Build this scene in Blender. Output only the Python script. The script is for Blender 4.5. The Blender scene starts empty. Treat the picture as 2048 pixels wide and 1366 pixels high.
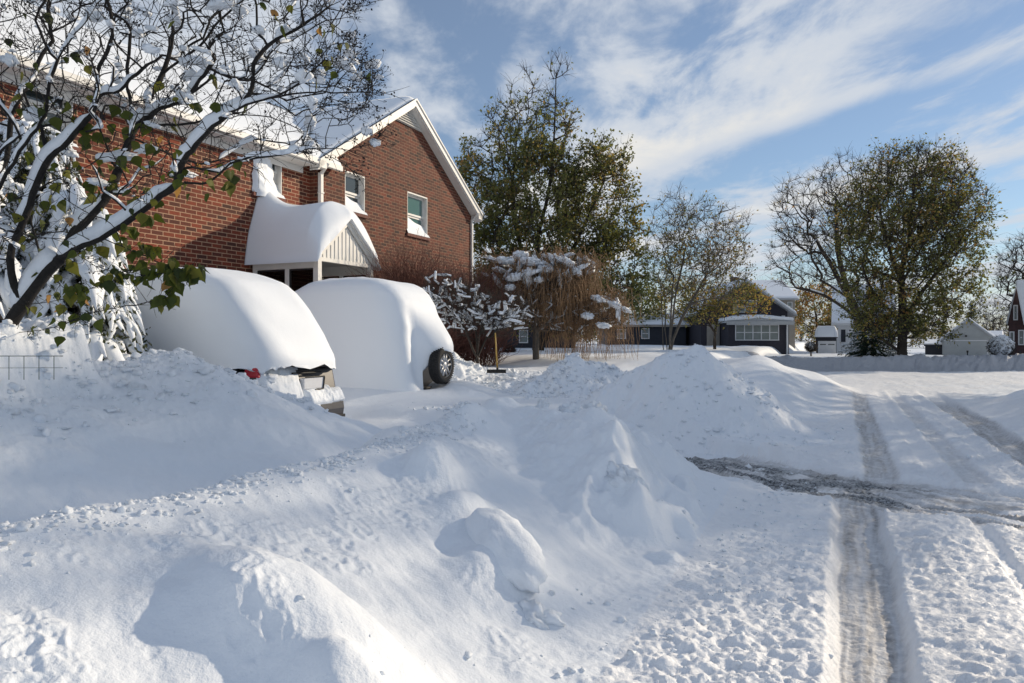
import bpy, math, random
import numpy as np
from mathutils import Vector, Matrix
R = math.radians
sc = bpy.context.scene
COL = sc.collection

# ------------------------------------------------------------------ camera
F = 1480.0; CX = 1024.0; HY = 675.0; EYE = 1.9
cam = bpy.data.cameras.new('camera'); camo = bpy.data.objects.new('camera', cam); COL.objects.link(camo)
camo.location = (0, 0, EYE); camo.rotation_euler = (R(90), 0, 0)
cam.sensor_width = 36; cam.lens = F / 2048 * 36; cam.shift_y = -(HY - 683) / 2048 * -1
cam.clip_start = 0.05; cam.clip_end = 3000
sc.camera = camo

# ------------------------------------------------------------------ sun, sky, exposure
SUN_AZ, SUN_EL = R(60), R(21)          # azimuth measured from the view direction (+Y) towards +X
SDIR = Vector((math.sin(SUN_AZ) * math.cos(SUN_EL), math.cos(SUN_AZ) * math.cos(SUN_EL), math.sin(SUN_EL)))
sun = bpy.data.lights.new('sun', 'SUN'); suno = bpy.data.objects.new('sun', sun); COL.objects.link(suno)
suno.rotation_euler = SDIR.to_track_quat('Z', 'Y').to_euler()
sun.energy = 4.0; sun.angle = R(0.8); sun.color = (1.0, 0.84, 0.63)
sc.view_settings.view_transform = 'Standard'; sc.view_settings.look = 'None'
sc.view_settings.exposure = -0.04; sc.view_settings.gamma = 1
sc.cycles.max_bounces = 6; sc.cycles.diffuse_bounces = 3; sc.cycles.transparent_max_bounces = 6

world = bpy.data.worlds.new('World'); sc.world = world; world.use_nodes = True
def make_world():
    nt = world.node_tree; nt.nodes.clear(); N = nt.nodes.new; L = nt.links.new
    def math_(op, a, b=None, c=None, clamp=False):
        n = N('ShaderNodeMath'); n.operation = op; n.use_clamp = clamp
        for i, v in enumerate((a, b, c)):
            if v is None: continue
            if isinstance(v, (int, float)): n.inputs[i].default_value = v
            else: L(v, n.inputs[i])
        return n.outputs[0]
    def mapr(v, a, b, c=0.0, d=1.0):
        n = N('ShaderNodeMapRange'); n.interpolation_type = 'SMOOTHSTEP'
        L(v, n.inputs[0]); n.inputs[1].default_value = a; n.inputs[2].default_value = b
        n.inputs[3].default_value = c; n.inputs[4].default_value = d
        return n.outputs[0]
    out = N('ShaderNodeOutputWorld'); bg = N('ShaderNodeBackground'); L(bg.outputs[0], out.inputs[0])
    sky = N('ShaderNodeTexSky'); sky.sky_type = 'NISHITA'; sky.sun_disc = False
    sky.sun_elevation = SUN_EL; sky.sun_rotation = SUN_AZ; sky.altitude = 200
    sky.air_density = 1.0; sky.dust_density = 0.15; sky.ozone_density = 2.5
    tc = N('ShaderNodeTexCoord'); sx = N('ShaderNodeSeparateXYZ'); L(tc.outputs['Generated'], sx.inputs[0])
    zz = math_('ADD', math_('MAXIMUM', sx.outputs[2], 0.0), 0.06)
    px = math_('DIVIDE', sx.outputs[0], zz); py = math_('DIVIDE', sx.outputs[1], zz)
    cv = N('ShaderNodeCombineXYZ'); L(px, cv.inputs[0]); L(py, cv.inputs[1])
    def noise(scale, detail, rough, dist, rot, sc_, off=(0, 0, 0)):
        m = N('ShaderNodeMapping'); L(cv.outputs[0], m.inputs[0]); m.inputs['Rotation'].default_value = (0, 0, rot)
        m.inputs['Scale'].default_value = sc_; m.inputs['Location'].default_value = off
        n = N('ShaderNodeTexNoise'); L(m.outputs[0], n.inputs[0]); n.inputs['Scale'].default_value = scale
        n.inputs['Detail'].default_value = detail; n.inputs['Roughness'].default_value = rough
        n.inputs['Distortion'].default_value = dist
        return n.outputs[0]
    n1 = noise(1.15, 9, 0.56, 0.35, R(14), (1.0, 0.42, 1), (CLX, CLY, 0))
    n2 = noise(4.0, 8, 0.6, 0.3, R(20), (1.0, 0.5, 1), (3.1, 1.7, 0))
    # two long streaks of cloud rising to the right, and the open blue between them
    def band(x0, y0, x1, y1, w):
        dx, dy = x1 - x0, y1 - y0; l = math.hypot(dx, dy); nx, ny = -dy / l, dx / l
        d = math_('ADD', math_('MULTIPLY', px, nx), math_('MULTIPLY_ADD', py, ny, -(nx * x0 + ny * y0)))
        d = math_('ADD', d, math_('MULTIPLY', math_('SUBTRACT', n1, 0.5), 1.6 * w + .25)); d = math_('ADD', d, math_('MULTIPLY', math_('SUBTRACT', n2, 0.5), .8 * w))
        d = math_('DIVIDE', math_('ABSOLUTE', d), w)
        return mapr(d, 0.0, 1.0, 1.0, 0.0)
    b = math_('ADD', math_('MULTIPLY', band(*B1), 0.15), math_('MULTIPLY', band(*B2), 0.17))
    b = math_('ADD', b, math_('MULTIPLY', band(*B3), 0.14))
    dens = math_('ADD', math_('ADD', n1, math_('MULTIPLY', math_('SUBTRACT', n2, 0.5), 0.55)), b)
    low = mapr(sx.outputs[2], 0.02, 0.22, 0.02, 0.0)
    dens = math_('ADD', dens, low)
    mask = mapr(dens, CL0, CL1)
    # cloud colour: white, greyer where thick, warm near the sun's side
    thick = mapr(dens, 0.60, 0.84)
    cc = N('ShaderNodeMixRGB'); L(thick, cc.inputs[0]); cc.inputs[1].default_value = CCOL1; cc.inputs[2].default_value = CCOL2
    mx = N('ShaderNodeMixRGB'); L(math_('MULTIPLY', mask, 0.93), mx.inputs[0])
    sk = N('ShaderNodeMixRGB'); sk.blend_type = 'MULTIPLY'; sk.inputs[0].default_value = 1; L(sky.outputs[0], sk.inputs[1]); sk.inputs[2].default_value = SKYT
    hz = N('ShaderNodeMixRGB'); hz.inputs[0].default_value = 0.33; L(sk.outputs[0], hz.inputs[1]); hz.inputs[2].default_value = (2.7, 3.05, 3.5, 1); L(hz.outputs[0], mx.inputs[1]); L(cc.outputs[0], mx.inputs[2])
    hz2 = N('ShaderNodeMixRGB'); L(mapr(sx.outputs[2], 0.0, 0.12, 0.6, 0.0), hz2.inputs[0]); L(mx.outputs[0], hz2.inputs[1]); hz2.inputs[2].default_value = (5.0, 5.3, 5.6, 1); L(hz2.outputs[0], bg.inputs[0]); bg.inputs[1].default_value = 0.12
CLX, CLY = 0.0, 0.0
B1 = (0.48, 4.05, 0.927, 1.89, 0.42); B2 = (0.95, 2.68, 1.405, 2.03, 0.24); B3 = (1.6, 4.0, 2.1, 2.9, 0.3)
CL0, CL1 = 0.43, 0.63
CCOL1 = (5.5, 5.9, 6.5, 1); CCOL2 = (7.4, 7.2, 6.8, 1); SKYT = (0.92, 0.98, 1.05, 1)
make_world()

# ------------------------------------------------------------------ frames: s runs along the street, n to the right of it
TH = math.atan(0.444); ST, CT = math.sin(TH), math.cos(TH)
def W(s, n, z=0.0): return Vector((ST * s + CT * n, CT * s - ST * n, z))
def ray(px, py): return ((px - CX) / F, 1.0, (HY - py) / F)
def at(px, py, D):
    r = ray(px, py); return Vector((r[0] * D, D, EYE + r[2] * D))
def on_n(px, py, n):
    r = ray(px, py); D = n / (CT * r[0] - ST); return at(px, py, D)

# ------------------------------------------------------------------ numpy noise
def _h(ix, iy, seed):
    a = (ix.astype(np.int64) * 374761393 + iy.astype(np.int64) * 668265263 + seed * 1442695041) & 0x7fffffff
    a = ((a ^ (a >> 13)) * 1274126177) & 0x7fffffff
    return (a ^ (a >> 16)) & 0xffff
def pn(x, y, seed=0):
    ix = np.floor(x); iy = np.floor(y); fx = x - ix; fy = y - iy
    u = fx * fx * fx * (fx * (fx * 6 - 15) + 10); v = fy * fy * fy * (fy * (fy * 6 - 15) + 10)
    def g(ox, oy):
        a = _h(ix + ox, iy + oy, seed) * (2 * math.pi / 65536.0)
        return np.cos(a) * (fx - ox) + np.sin(a) * (fy - oy)
    return ((g(0, 0) * (1 - u) + g(1, 0) * u) * (1 - v) + (g(0, 1) * (1 - u) + g(1, 1) * u) * v) * 1.5
def fbm(x, y, oc=4, seed=0, gain=0.5, lac=2.03):
    t = 0; a = 1.0
    for i in range(oc):
        t = t + a * pn(x, y, seed + i * 17); x = x * lac + 5.3; y = y * lac + 1.7; a *= gain
    return t
def billow(x, y, oc=3, seed=0):
    t = 0; a = 1.0
    for i in range(oc):
        t = t + a * (1 - 2.2 * np.abs(pn(x, y, seed + i * 31))); x = x * 2.1 + 3.3; y = y * 2.1 + 7.7; a *= 0.5
    return t
def sm(a, b, x):
    t = np.clip((x - a) / (b - a), 0, 1); return t * t * (3 - 2 * t)
def smax(a, b, k):
    h = np.clip(0.5 + 0.5 * (a - b) / k, 0, 1); return b + (a - b) * h + k * h * (1 - h)

# ------------------------------------------------------------------ terrain height
def tent(S, Nn, pts, kl, kr, r, along=False):
    """height of a ridge along the (s,n,z) polyline; kl/kr: slopes on the -n / +n side"""
    best = np.full(S.shape, -9.0)
    for (s0, n0, z0), (s1, n1, z1) in zip(pts[:-1], pts[1:]):
        ds, dn = s1 - s0, n1 - n0; L2 = ds * ds + dn * dn
        t = np.clip(((S - s0) * ds + (Nn - n0) * dn) / L2, 0, 1)
        es = S - (s0 + t * ds); en = Nn - (n0 + t * dn)
        d = np.sqrt(es * es + en * en) + 1e-9
        w = np.clip(0.5 + 0.5 * (es if along else en) / d, 0, 1); k = kl + (kr - kl) * w
        z = z0 + t * (z1 - z0) - k * (np.sqrt(d * d + r * r) - r)
        best = np.maximum(best, z)
    return best
def bump(S, Nn, s, n, rs, rn, h, p=1.0):
    d = ((S - s) / rs) ** 2 + ((Nn - n) / rn) ** 2
    return h * np.exp(-d ** p)
BANK = [(-4, -3.7, 1.0), (2.2, -3.6, 1.0), (3.4, -3.6, 0.95), (5.6, -3.6, 0.98), (7.4, -3.6, 1.07), (8.6, -3.3, 1.0), (9.7, -2.75, 0.9)]
LPILE = [(2.0, -7.5, 1.7), (5.2, -7.3, 1.62), (6.2, -7.0, 1.72), (7.27, -6.5, 1.22), (8.1, -5.9, 0.78), (8.8, -5.75, 0.40)]
CONE = [(13.5, -3.9, 1.05), (13.9, -2.9, 1.62), (14.2, -2.5, 1.68), (14.7, -1.8, 1.22)]
def chan(Nn): return np.interp(Nn, [-6, -3, -2, -.7, .5, 1.8, 4, 9], [12.0, 11.9, 11.5, 10.6, 9.9, 9.4, 8.7, 7.6])
def height(X, Y, detail=True):
    S = ST * X + CT * Y; Nn = CT * X - ST * Y
    wob = 0.12 * fbm(S * 0.9, Nn * 0.9, 3, 5)
    # road slab, tyre tracks and the crossing
    z = np.zeros_like(S)
    nf = Nn + 0.028 * fbm(S * 1.1, Nn * 1.3, 3, 9)
    near = 1 - sm(10.4, 11.0, S)
    def groove(c, w, e): return sm(c - w - e, c - w, nf) * (1 - sm(c + w, c + w + e, nf))
    t1 = groove(0.16, 0.16, 0.10) * near + 0.6 * groove(0.5, 0.12, 0.16) * (1 - near)
    t2 = groove(1.22, 0.03, 0.06) * 0.5 * near + 0.9 * groove(2.62, 0.22, 0.10) * (1 - near)
    t3 = (groove(1.15, 0.05, 0.10) * 0.3 + groove(1.55, 0.12, 0.08) * 0.4 + groove(2.05, 0.05, .1) * 0.25) * (1 - near)
    trk = np.clip(t1 + t2 + t3, 0, 1) * (1 - sm(24, 30, S))
    c = S - chan(Nn) + 0.25 * fbm(S * 0.8, Nn * 0.8, 3, 22)
    ch = sm(-1.35, -1.0, c) * (1 - sm(0.75, 1.1, c)) * sm(-4.4, -3.6, Nn)
    slab = 0.11 + 0.03 * fbm(S * 0.35, Nn * 0.8, 3, 3)
    slab = slab + 0.17 * sm(-0.1, -1.3, Nn) * sm(10.2, 10.8, S) * (1 - sm(14, 17, S))
    slab = slab + 0.035 * sm(0.5, 0.8, nf) * near * (1 - sm(1.0, 1.3, nf))
    z = slab * (1 - trk) * (1 - ch)
    rough = 0.9 * fbm(S * 5.0, Nn * 4.0, 5, 40, 0.62) + 1.3 * np.maximum(0, pn(S * 7.5, Nn * 6.5, 44)) ** 0.8 + 0.8 * np.maximum(0, pn(S * 15 + .3 * pn(S * 9, Nn * 9, 46), Nn * 12, 45)) ** 0.7
    rmask = sm(-1.7, -0.6, Nn + wob) * (1 - 0.65 * trk) * (1 - 0.75 * ch) * (1 - 0.5 * sm(14, 22, Y))
    rmask = rmask * (0.6 + 0.5 * np.clip(fbm(S * 0.7, Nn * 0.7, 2, 77) + 0.5, 0, 1))
    if detail: z = z + rmask * (0.024 * rough + 0.010 * fbm(S * 19, Nn * 22, 2, 60))
    z = z + t1 * near * (1 - ch) * 0.003 * np.sin(S * 95 + 1.5 * np.sin(nf * 22)) * (1 - sm(5.5, 7.5, Y)) + t1 * near * 0.012 * fbm(nf * 16, S * .5, 3, 92)
    z = z + ch * (0.03 * billow(c * 4.2, Nn * 1.1, 3, 90) + 0.015 * fbm(S * 9, Nn * 7, 3, 91))          # slush pushed lengthwise
    # yards and driveway on the left
    side = sm(-3.2, -4.8, Nn)
    yl = 0.42 + 0.5 * sm(14.2, 16.4, S) + 0.25 * sm(19, 24, S)
    z = z + side * yl * (1 - 0.0 * S)
    z = z + side * 0.05 * fbm(S * 0.5, Nn * 0.5, 3, 12)
    # banks
    def add(z, t, k=0.12): return smax(t, z, k)
    bk = tent(S, Nn, BANK, 0.62, 0.46, 0.35)
    bk = bk + 0.05 * fbm(S * 1.1, Nn * 1.1, 3, 31) - 1.3 * np.maximum(0, S - 8.85 - 0.45 * np.clip(-2 - Nn, 0, 3) + 0.15 * fbm(S * 2, Nn * 2, 3, 33))
    z = add(z, bk, 0.14)
    hd = tent(S, Nn, [(8.0, -3.7, 1.04), (7.7, -3.0, 1.08), (7.4, -2.4, 1.08), (7.1, -2.0, 0.95)], 0.40, 1.05, 0.20, True) - 1.1 * np.maximum(0, Nn + 1.98 + 0.12 * fbm(S * 2.2, Nn * 2.2, 3, 36)) + 0.05 * fbm(S * 1.8, Nn * 1.8, 4, 35, 0.6)
    z = add(z, hd, 0.12)
    lp = tent(S, Nn, LPILE, 1.1, 0.52, 0.25) + 0.05 * fbm(S * 1.6, Nn * 1.6, 4, 41)
    z = add(z, lp, 0.12)
    z = z + bump(S, Nn, 2.66, -2.22, 0.36, 0.60, 0.33, 1.5) + bump(S, Nn, 2.40, -1.74, 0.17, 0.24, 0.20, 1.8) + bump(S, Nn, 4.85, -2.5, 0.26, 0.17, 0.15, 1.3)
    # tall shovelled block with a sheer right end, far left
    e = 0.07 * fbm(S * 1.6 + 3, Nn * 1.6, 2, 43)
    blk = (1 - sm(5.0, 5.16, S + e)) * sm(-8.6, -8.3, Nn) * (1 - sm(-7.05, -6.55, Nn + e))
    z = z + blk * (np.clip(2.02 + 0.10 * fbm(S * 2.5, Nn * 2.5, 4, 44) - 0.12 * (1 - sm(3.4, 4.9, S)) - z, 0, 2))
    cone = tent(S, Nn, CONE, 0.92, 0.92, 0.2)
    cone = cone + 0.07 * fbm(S * 1.5, Nn * 1.5, 4, 51, 0.55)
    z = add(z, cone, 0.10)
    # rubble pile by the walk, lumps by the shrub, skirt of snow beyond the second car
    z = add(z, tent(S, Nn, [(14.6, -6.0, 0.9), (15.5, -5.4, 1.46), (16.6, -4.6, 1.10)], 0.8, 0.8, 0.2) + 0.10 * fbm(S * 3, Nn * 3, 4, 61, 0.6), 0.08)
    z = add(z, tent(S, Nn, [(14.9, -9.4, 1.72), (15.5, -8.5, 1.50), (16.2, -8.0, 1.15)], 0.9, 0.9, 0.2) + 0.08 * fbm(S * 3.2, Nn * 3.2, 3, 62, 0.6), 0.08)
    z = add(z, tent(S, Nn, [(13.4, -8.0, 1.05), (13.0, -6.7, 0.85), (13.1, -5.4, 0.5)], 0.7, 0.8, 0.25) + 0.03 * fbm(S * 4, Nn * 4, 3, 63, 0.6), 0.08)
    # bank beyond the cone, swept round the corner
    sw = tent(S, Nn, [(17.0, -3.0, 0.8), (20, -3.1, 1.05), (24, -2.4, 1.25), (27.5, -2.6, 1.2), (31, -5.5, 1.0), (33, -11, 0.9)], 0.4, 0.42, 0.5)
    sw = sw + 0.10 * np.sin((Nn * 2.3 + S * 0.55)) * sm(17, 19, S) * sm(-3.4, -2.4, Nn) * (1 - sm(-0.9, 0.2, Nn))
    z = add(z, sw, 0.25)
    z = add(z, tent(S, Nn, [(11.75, -12, 1.0), (11.75, -8.2, .92), (12.05, -7.35, .86), (12.9, -7.1, .90), (13.8, -7.3, 1.0)], 0.55, 0.6, 0.35), 0.30)
    # right-hand bank
    rb = tent(S, Nn, [(6, 6.6, 0.9), (14, 6.0, 1.0), (18, 5.7, 1.05), (23, 5.9, 0.95), (27, 8.5, 0.9), (29, 16, 0.9)], 0.42, 0.4, 0.5) + 0.05 * fbm(S * 0.8, Nn * 0.8, 3, 71)
    z = add(z, rb, 0.2)
    # across the intersection
    fb = tent(X, Y, [(13.0, 46, 0.5), (15.5, 41.0, 0.92), (20, 40.2, 1.0), (60, 38.5, 1.0), (200, 34, 1.0)], 1.1, 1.1, 0.2)
    fb = fb + 0.14 * fbm(X * 1.7, Y * 1.7, 5, 81, 0.7)
    z = add(z, fb, 0.1)
    fy = 0.65 + 0.65 * sm(20, 12, X) * sm(38, 50, Y) - 0.25 * sm(24, 34, X) * sm(50, 60, Y) + 0.06 * fbm(X * .2, Y * .2, 3, 82)
    mfar = sm(39.5, 41.5, Y) * sm(10, 15, X)
    mleft = sm(34, 48, Y) * (1 - sm(10, 15, X)) * 1.0
    z = z * (1 - np.maximum(mfar, mleft)) + np.maximum(z * 0 + fy, z * mfar) * np.maximum(mfar, mleft)
    # wind-packed bumps on the near bank
    z = z + bump(S, Nn, 2.1, -1.5, 0.12, 0.14, 0.10)
    z = z + 0.07 * bump(S, Nn, 6.3, -1.5, .22, .16, 1.0, 2) + bump(S, Nn, 5.15, -2.95, 0.22, 0.20, 0.24, 1.4) + bump(S, Nn, 5.6, -3.1, .5, .25, .10)
    z = z + bump(S, Nn, 6.9, -3.5, 0.30, 0.24, 0.17, 1.3) + bump(S, Nn, 7.9, -3.7, 0.28, 0.26, 0.14, 1.3) + bump(S, Nn, 6.2, -4.1, 0.4, 0.25, 0.14)
    z = z + bump(S, Nn, 4.35, -2.05, 0.42, 0.20, 0.17) + bump(S, Nn, 6.35, -1.55, 0.30, 0.20, 0.22, 1.3) + bump(S, Nn, 6.9, -1.9, 0.45, 0.25, 0.15)
    z = z + bump(S, Nn, 8.3, -1.95, 0.35, 0.28, 0.26, 1.3) + bump(S, Nn, 9.2, -2.1, 0.5, 0.3, 0.15) + bump(S, Nn, 7.6, -2.3, .35, .2, .10)
    # broken lumps on the road-side flank of the bank
    wv = 0.10 * fbm(S * 3.1, Nn * 3.1, 3, 121); S2 = S + wv; N2 = Nn + 0.10 * fbm(S * 3.3 + 9, Nn * 3.3, 3, 122)
    for (cs_, cn_, rs_, rn_, hh) in ((6.75, -1.35, .24, .16, .17), (7.35, -1.45, .22, .20, .18), (7.75, -1.95, .20, .22, .12), (8.2, -2.25, .22, .2, .16), (8.5, -2.75, .2, .2, .14), (6.2, -1.75, .26, .2, .12), (6.9, -2.0, .2, .16, .09), (5.9, -1.25, .14, .12, .07), (7.9, -1.5, .16, .14, .12), (8.35, -1.7, .14, .14, .10)):
        z = z + bump(S2, N2, cs_, cn_, rs_, rn_, hh, 1.9)
    if detail:
        bm = np.exp(-((Nn + 2.6) / 1.3) ** 2) * (1 - sm(10, 11, S))
        streak = fbm(S * 2.6 + Nn * 1.2, Nn * 0.9 - S * 0.2, 4, 101, 0.55)
        z = z + bm * sm(4.5, 6.5, S) * 0.028 * streak
        z = z + bm * (1 - sm(4.5, 6.5, S)) * 0.012 * streak
        # crumbly patches
        cr = sm(0.05, 0.35, fbm(S * 1.2, Nn * 1.2, 3, 111)) * bm
        z = z + cr * 0.012 * billow(S * 11, Nn * 11, 2, 112)
        cm = sm(0.2, 0.9, lp - 0.45) * (1 - sm(9, 10, S)) * (Nn < -4.3)
        z = z + cm * (0.006 + 0.010 * sm(-6.2, -7.0, Nn)) * billow(S * 9, Nn * 9, 3, 113) + cm * 0.012 * fbm(S * 22, Nn * 22, 2, 118)
        cone_m = sm(0.1, 0.5, cone)
        z = z + cone_m * (0.016 * billow(S * 5.5, Nn * 5.5, 3, 114) + 0.016 * fbm(S * 15, Nn * 15, 2, 115) + 0.03 * fbm((S * ST - Nn * CT) * 4.5, (S * CT + Nn * ST) * 1.2, 3, 119))
        z = z + 0.035 * billow(S * 4.5, Nn * 3.5, 3, 116) * sm(13.8, 14.8, S) * (1 - sm(17.5, 19, S)) * sm(-9.8, -9, Nn) * (1 - sm(-4.2, -3.6, Nn))
        z = z + 0.004 * fbm(S * 9, Nn * 9, 3, 117)
    return z
def hgt(x, y): return float(height(np.array([float(x)]), np.array([float(y)]), False)[0])

# ------------------------------------------------------------------ mesh helpers
def mesh_np(name, V, Fq, mat=None, smooth=True, matidx=None):
    me = bpy.data.meshes.new(name)
    V = np.asarray(V, np.float32); Fq = np.asarray(Fq, np.int32)
    k = Fq.shape[1]
    me.vertices.add(len(V)); me.vertices.foreach_set('co', V.ravel())
    me.loops.add(Fq.size); me.loops.foreach_set('vertex_index', Fq.ravel())
    me.polygons.add(len(Fq)); me.polygons.foreach_set('loop_start', np.arange(0, Fq.size, k, dtype=np.int32))
    me.polygons.foreach_set('loop_total', np.full(len(Fq), k, np.int32))
    if smooth: me.polygons.foreach_set('use_smooth', np.ones(len(Fq), bool))
    if mat:
        for m in (mat if isinstance(mat, (list, tuple)) else [mat]): me.materials.append(m)
    if matidx is not None: me.polygons.foreach_set('material_index', np.asarray(matidx, np.int32))
    me.update(calc_edges=True); me.validate(clean_customdata=False)
    return me
def link(name, me, parent=None, loc=None):
    o = bpy.data.objects.new(name, me); COL.objects.link(o)
    if parent is not None: o.parent = parent
    if loc is not None: o.location = loc
    return o
def tag(o, label=None, cat=None, group=None, kind=None):
    for k, v in (('label', label), ('category', cat), ('group', group), ('kind', kind)):
        if v: o[k] = v
    return o
def empty(name, loc=(0, 0, 0), rz=0.0):
    o = bpy.data.objects.new(name, None); COL.objects.link(o); o.location = loc; o.rotation_euler = (0, 0, rz)
    o.empty_display_size = 0.2
    return o
def copy_tree(o, parent=None):
    c = o.copy(); COL.objects.link(c)
    if parent is not None: c.parent = parent
    for ch in list(o.children): copy_tree(ch, c)
    return c

class MB:
    """collects polygons, builds one mesh"""
    def __init__(s): s.v = []; s.f = []
    def poly(s, *pts):
        b = len(s.v); s.v += [tuple(p) for p in pts]; s.f.append(tuple(range(b, b + len(pts))))
    def box(s, x0, x1, y0, y1, z0, z1):
        b = len(s.v)
        s.v += [(x, y, z) for z in (z0, z1) for y in (y0, y1) for x in (x0, x1)]
        s.f += [tuple(b + i for i in q) for q in ((0, 2, 3, 1), (4, 5, 7, 6), (0, 1, 5, 4), (2, 6, 7, 3), (0, 4, 6, 2), (1, 3, 7, 5))]
        return s
    def prism(s, prof, axis, a0, a1):
        """extrude 2-D profile along axis ('x': profile is (y,z); 'y': profile is (x,z); 'z': (x,y))"""
        def P(p, a): return (a, p[0], p[1]) if axis == 'x' else ((p[0], a, p[1]) if axis == 'y' else (p[0], p[1], a))
        n = len(prof); b = len(s.v)
        s.v += [P(p, a0) for p in prof] + [P(p, a1) for p in prof]
        s.f.append(tuple(b + i for i in range(n))[::-1]); s.f.append(tuple(b + n + i for i in range(n)))
        for i in range(n): j = (i + 1) % n; s.f.append((b + i, b + j, b + n + j, b + n + i))
        return s
    def bar(s, p0, p1, r0, r1=None, k=8):
        r1 = r0 if r1 is None else r1; p0 = Vector(p0); p1 = Vector(p1); d = (p1 - p0).normalized()
        a = d.orthogonal().normalized(); c = d.cross(a); b = len(s.v)
        for p, r in ((p0, r0), (p1, r1)):
            for i in range(k): t = 2 * math.pi * i / k; s.v.append(tuple(p + a * math.cos(t) * r + c * math.sin(t) * r))
        for i in range(k): j = (i + 1) % k; s.f.append((b + i, b + j, b + k + j, b + k + i))
        s.f.append(tuple(b + i for i in range(k))[::-1]); s.f.append(tuple(b + k + i for i in range(k)))
        return s
    def lathe(s, prof, c, axis, k=24):
        """prof: (radius, along) list; axis a Vector"""
        ax = Vector(axis).normalized(); a = ax.orthogonal().normalized(); e = ax.cross(a); c = Vector(c); b = len(s.v)
        for r, h in prof:
            for i in range(k): t = 2 * math.pi * i / k; s.v.append(tuple(c + ax * h + a * math.cos(t) * r + e * math.sin(t) * r))
        for q in range(len(prof) - 1):
            for i in range(k): j = (i + 1) % k; s.f.append((b + q * k + i, b + q * k + j, b + (q + 1) * k + j, b + (q + 1) * k + i))
        return s
    def build(s, name, mat, parent=None, smooth=False, bevel=0.0, label=None, fixn=True):
        me = bpy.data.meshes.new(name); me.from_pydata(s.v, [], s.f)
        if mat: me.materials.append(mat)
        if fixn:
            import bmesh
            bm = bmesh.new(); bm.from_mesh(me); bmesh.ops.recalc_face_normals(bm, faces=bm.faces); bm.to_mesh(me); bm.free()
        if smooth: me.polygons.foreach_set('use_smooth', [True] * len(me.polygons))
        me.update(); o = link(name, me, parent)
        if bevel:
            m = o.modifiers.new('bevel', 'BEVEL'); m.width = bevel; m.segments = 2; m.limit_method = 'ANGLE'
        if label: o['label'] = label
        return o

# ------------------------------------------------------------------ materials
def nmat(name):
    m = bpy.data.materials.new(name); m.use_nodes = True; nt = m.node_tree
    return m, nt, nt.nodes['Principled BSDF']
def noise_node(nt, scale, detail=4, rough=0.5, coord='Object', vec=None):
    tc = nt.nodes.new('ShaderNodeTexCoord'); n = nt.nodes.new('ShaderNodeTexNoise')
    nt.links.new(vec if vec else tc.outputs[coord], n.inputs[0]); n.inputs['Scale'].default_value = scale
    n.inputs['Detail'].default_value = detail; n.inputs['Roughness'].default_value = rough
    return n
def ramp(nt, src, stops):
    r = nt.nodes.new('ShaderNodeValToRGB'); nt.links.new(src, r.inputs[0])
    e = r.color_ramp.elements
    while len(e) < len(stops): e.new(0.5)
    for i, (p, c) in enumerate(stops): e[i].position = p; e[i].color = (*c, 1)
    return r
def simple(name, col, rough=0.6, var=0.12, scale=6.0, bumpd=0.0, bscale=40, metallic=0.0, spec=0.5):
    m, nt, b = nmat(name)
    n = noise_node(nt, scale, 5, 0.6)
    lo = tuple(c * (1 - var) for c in col); hi = tuple(min(1, c * (1 + var)) for c in col)
    r = ramp(nt, n.outputs[0], [(0.3, lo), (0.7, hi)]); nt.links.new(r.outputs[0], b.inputs['Base Color'])
    b.inputs['Roughness'].default_value = rough; b.inputs['Metallic'].default_value = metallic
    b.inputs['Specular IOR Level'].default_value = spec
    if bumpd:
        n2 = noise_node(nt, bscale, 4, 0.6); bp = nt.nodes.new('ShaderNodeBump'); bp.inputs['Distance'].default_value = bumpd
        nt.links.new(n2.outputs[0], bp.inputs['Height']); nt.links.new(bp.outputs[0], b.inputs['Normal'])
    return m
def snow_mat(name, col=(0.83, 0.875, 0.93), b1=0.010, b2=0.004, sc1=9.0, sc2=60.0, dirt=None):
    m, nt, b = nmat(name)
    b.inputs['Base Color'].default_value = (*col, 1); b.inputs['Roughness'].default_value = 0.55
    b.inputs['Specular IOR Level'].default_value = 0.25
    n1 = noise_node(nt, sc1, 6, 0.62); n2 = noise_node(nt, sc2, 4, 0.6)
    p1 = nt.nodes.new('ShaderNodeBump'); p1.inputs['Distance'].default_value = b1; nt.links.new(n1.outputs[0], p1.inputs['Height'])
    p2 = nt.nodes.new('ShaderNodeBump'); p2.inputs['Distance'].default_value = b2; nt.links.new(n2.outputs[0], p2.inputs['Height'])
    nt.links.new(p1.outputs[0], p2.inputs['Normal']); nt.links.new(p2.outputs[0], b.inputs['Normal'])
    return m, nt, b
M = {}
M['snow'] = snow_mat('snow')[0]
M['snow_smooth'] = snow_mat('snow_smooth', b1=0.006, b2=0.0015, sc1=3.0, sc2=70)[0]
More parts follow.
